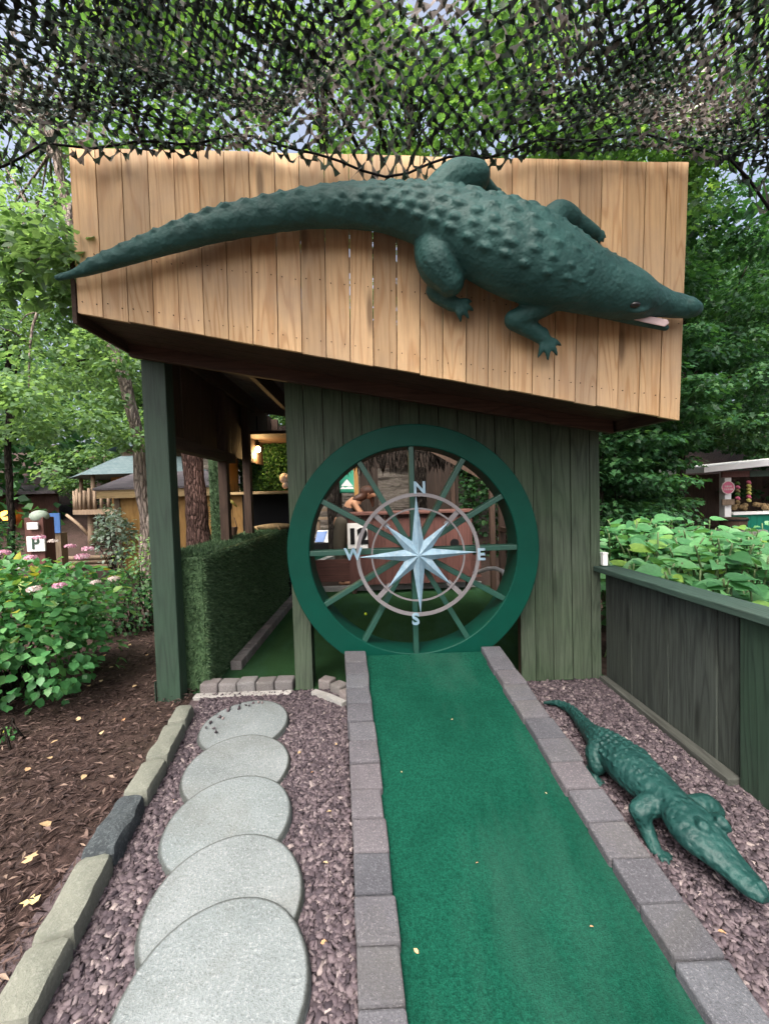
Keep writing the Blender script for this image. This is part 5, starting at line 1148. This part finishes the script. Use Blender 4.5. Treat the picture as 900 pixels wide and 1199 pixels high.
b=MB(); p=aty(68,616,9.5); b.box((p.x-.12,9.4,0),(p.x+.12,9.6,p.z-.15)); o=b; b.m=0
bl=thing('blue_barrel','small blue and white banner stand beneath the treehouse','banner',(p.x,9.5,0)); bl.name='banner_stand'
b.build('stand',m_log,bl); b=MB(); b.box((p.x-.15,9.36,p.z-.15),(p.x+.15,9.39,p.z+.3)); b.build('banner',m_blue,bl)
# red building and lantern at the far left
rbd=thing('red_cabin','dark red cabin at the far left edge behind the bushes','cabin',(-16,18,0)); b=MB(3)
x=-20.0
while x<-13.9: b.box((x,18.0,0),(x+.19,18.03,2.1)); x+=.195
b.build('front_wall',m_dred,rbd); b=MB(4); b.hexa([(-20.2,17.6,2.1),(-13.6,17.6,2.1),(-13.6,20,2.5),(-20.2,20,2.5),(-20.2,17.6,2.2),(-13.6,17.6,2.2),(-13.6,20,2.6),(-20.2,20,2.6)]); b.build('roof',m_shbrown,rbd)
lp=aty(9,604,17.7); ln=thing('glowing_lantern','orange glowing lantern on the red cabin wall','lantern',lp)
b=MB(); b.lathe(lp,[(.16,-.18),(.24,-.02),(.22,.16),(.10,.22)],12); b.build('lantern_glass',m_glow,ln,True); b=MB(); b.lathe(lp+Vector((0,0,.22)),[(.26,0),(.05,.08),(.02,.16)],12); b.build('lantern_cap',m_black,ln)
fl=thing('rail_logs','stack of horizontal log rails under the treehouse deck','log rail',aty(105,660,10)); 
for k,(y) in enumerate((652,657,662)): b=MB(k); b.tube([aty(78,y+2,10),aty(134,y,10)],.055,8); b.build('log',m_log,fl,True)
# ------------------------------------------------------------------ kiosk at the right
yK=11; kx=aty(852,590,yK).x; kk=thing('kiosk','green board kiosk with a white shed roof at the right edge','kiosk',(kx+2,yK+1,0))
p1,p2=aty(824,549,yK-.5),aty(908,540,yK-.5)
b=MB(); z0=p1.z-.1; x2=kx+4.5; dz=(p2.z-p1.z)/(p2.x-p1.x); ze_=z0+(x2-p1.x)*dz
b.hexa([(p1.x,yK-.5,z0),(x2,yK-.5,ze_),(x2,yK+2.5,ze_+.05),(p1.x,yK+2.5,z0+.05),(p1.x,yK-.5,z0+.16),(x2,yK-.5,ze_+.16),(x2,yK+2.5,ze_+.2),(p1.x,yK+2.5,z0+.2)]); b.build('roof',m_white,kk,bevel=.01)
b=MB(); b.box((kx-.09,yK,0),(kx+.09,yK+.18,z0+.02)); b.build('post',m_white,kk)
zr=aty(852,556,yK).z
b=MB(); b.box((kx-.2,yK-.05,zr-.07),(kx+.55,yK-.01,zr+.09)); b.build('beam_board',m_red,kk); b=MB(); b.box((kx+.56,yK-.05,zr-.07),(kx+1.4,yK-.01,zr+.09)); b.build('beam_board',m_post,kk); b=MB(); b.box((kx+1.41,yK-.05,zr-.07),(x2,yK-.01,zr+.09)); b.build('beam_board',m_red,kk)
zc=aty(880,601,yK).z
b=MB(); b.box((kx+.1,yK-.06,zc-.03),(x2,yK+.3,zc+.04)); b.build('counter',m_white,kk)
b=MB(); x=kx+.1
while x<x2: b.box((x,yK,0),(x+.17,yK+.03,zc-.035)); x+=.175
b.build('front_board',m_kgreen,kk); b=MB(); x=kx-.05
while x<x2: b.box((x,yK+2.2,0),(x+.19,yK+2.23,z0+.05)); x+=.195
b.build('back_wall',m_brownZ,kk)
b=MB(); x=kx+.12
for i in range(26): b.ball((kx+.25+b.g.random()*2,yK+.15+b.g.random()*.4,zc+.08+b.g.random()*.14),.08,.08,.07,8,6)
b.build('counter_goods',m_sand,kk)['kind']='stuff'
p=aty(851,571,yK-.08); ps=thing('round_sign','round pink sign with pale lettering on the white kiosk post','sign',p)
b=MB(); b.lathe(p+Vector((0,-.03,0)),[(0,0),(.16,0),(.16,.03),(0,.03)],28,'Y'); b.build('sign_disc',m_pinks,ps)
b=MB(); b.lathe(p+Vector((0,-.034,0)),[(.16,0),(.18,0),(.18,.036),(.16,.036),(.16,0)],28,'Y'); b.build('sign_rim',m_pale,ps)
b=MB()
for z,ws_ in((.035,(-.095,-.045,.005,.055)),(-.045,(-.11,-.06,-.01,.04,.085))):
    for w0 in ws_: b.box((p.x+w0,p.y-.036,p.z+z-.022),(p.x+w0+.034,p.y-.032,p.z+z+.022)); 
b.build('lettering',m_pale,ps)
p=aty(852,588,yK-.06); b=MB(); b.box((p.x-.17,p.y-.02,p.z-.08),(p.x+.17,p.y+.02,p.z+.08)); o=b.build('small_plank_sign',m_log,bevel=.008); tag(o,'small bare wooden sign board under the round pink sign','sign')
for k,(px,ya,yb) in enumerate(((863,562,589),(876,561,587))):
    a,c=aty(px,ya,yK+.1),aty(px,yb,yK+.1); t=thing('bead_string',['string of red and yellow beads hanging nearer the white kiosk post','string of yellow ornaments hanging farther from the white kiosk post'][k],'hanging ornament',c,'hanging strings under the kiosk roof')
    b=MB(); b.tube([a,c],.006,5); b.build('cord',m_black,t)
    for i in range(6): b=MB(); q=a.lerp(c,(i+.8)/6.2); b.ball(q,.055,.055,.045,8,6); b.ball(q+Vector((.04,0,-.03)),.035,n=8,m=6); b.build('bead',[m_lf_over,m_pinks,m_sand][(i+k)%3] if not k else m_ornY if (i%4) else m_pinks,t,True)
p=aty(858,613,8.6); bp=thing('barrel_planter','brown half barrel planter standing on a stone pedestal','planter',(p.x,8.6,0))
b=MB(); b.lathe((p.x,8.6,p.z-.12),[(.20,0),(.235,.12),(.245,.25),(.22,.25),(.21,.18)],20); b.build('barrel',m_brownZ,bp,True,auto=30)
for zz in(.05,.19): b=MB(); b.lathe((p.x,8.6,p.z-.12+zz),[(.222+.03*zz/.19,0),(.232+.03*zz/.19,0),(.232+.03*zz/.19,.03),(.222+.03*zz/.19,.03)],20); b.build('hoop',m_black,bp)
b=rockbox(Vector((p.x-.45,8.6,0)),Vector((p.x+.5,8.6,0)),.6,-.02,p.z-.13,91,.03); b.build('pedestal',m_edge,bp,True,auto=30)
p=aty(856,627,8.25); b=MB(); b.box((p.x-.10,8.2,p.z-.16),(p.x+.10,8.22,p.z+.08)); b.box((p.x-.02,8.23,0),(p.x+.02,8.26,p.z)); o=b.build('white_placard',m_white); tag(o,'white placard half hidden by knotweed leaves below the barrel','placard')
# ------------------------------------------------------------------ light
w=bpy.data.worlds.new('World'); sc.world=w; w.use_nodes=True; nt=w.node_tree; nt.nodes.clear()
sky=nt.nodes.new('ShaderNodeTexSky'); sky.sky_type='NISHITA'; sky.sun_disc=False; sky.sun_elevation=rad(58); sky.sun_rotation=rad(200); sky.air_density=.8; sky.dust_density=9.0; sky.ozone_density=1.2
bg=nt.nodes.new('ShaderNodeBackground'); bg.inputs[1].default_value=.15; ou=nt.nodes.new('ShaderNodeOutputWorld')
hs=nt.nodes.new('ShaderNodeHueSaturation'); hs.inputs['Saturation'].default_value=.75; hs.inputs['Value'].default_value=1.1
nt.links.new(sky.outputs[0],hs.inputs['Color']); nt.links.new(hs.outputs[0],bg.inputs[0]); nt.links.new(bg.outputs[0],ou.inputs[0])
sl=bpy.data.lights.new('sun','SUN'); sl.energy=1.6; sl.angle=rad(28); sl.color=(1,.95,.88); so=link(bpy.data.objects.new('sun',sl))
# sun behind and left of the camera, high
az=rad(200); el=rad(58); dv=Vector((math.sin(az)*math.cos(el),math.cos(az)*math.cos(el),math.sin(el)))
so.rotation_euler=dv.to_track_quat('Z','Y').to_euler(); so.location=(0,0,30)
vs=sc.view_settings; vs.view_transform='Standard'; vs.look='None'; vs.gamma=1; vs.exposure=1.45; vs.use_curve_mapping=False
sc.cycles.max_bounces=8; sc.cycles.transparent_max_bounces=8; sc.cycles.use_denoising=True
# pieces of parts, one level deeper
def nest(t,part,subs):
    ch={}
    for c in t.children: ch.setdefault(c.name.split('.')[0],[]).append(c)
    for s_ in subs:
        for c in ch.get(s_,[]):
            if part not in ch: continue
            c.parent=ch[part][0]; c.location=c.location-ch[part][0].location
for o in list(bpy.data.objects):
    if o.get('category'):
        k=o.name.split('.')[0]
        for kk,part,subs in (('number_sign','sign_board',['numerals']),('sign_post','letter_board',['letter']),('barrel_planter','barrel',['hoop']),('round_sign','sign_disc',['sign_rim','lettering']),('green_canopy','canopy_sheet',['emblem']),('display_board','board_face',['blue_panel']),('plank_counter','front_panel',['hole_shade_disc']),('hanging_basket','basket_body',['handle']),('yellow_beak_bird','bird_body',['beak']),('crocodile_statue','body',['eye','mouth_lining']),('banner_stand','stand',['banner']),('mini_golf_hut','sign_panel',['panel_batten']),('golf_ramp','ramp_base',[])):
            if k==kk: nest(o,part,subs)
for o in bpy.data.objects:
    if '_w' in o: del o['_w']
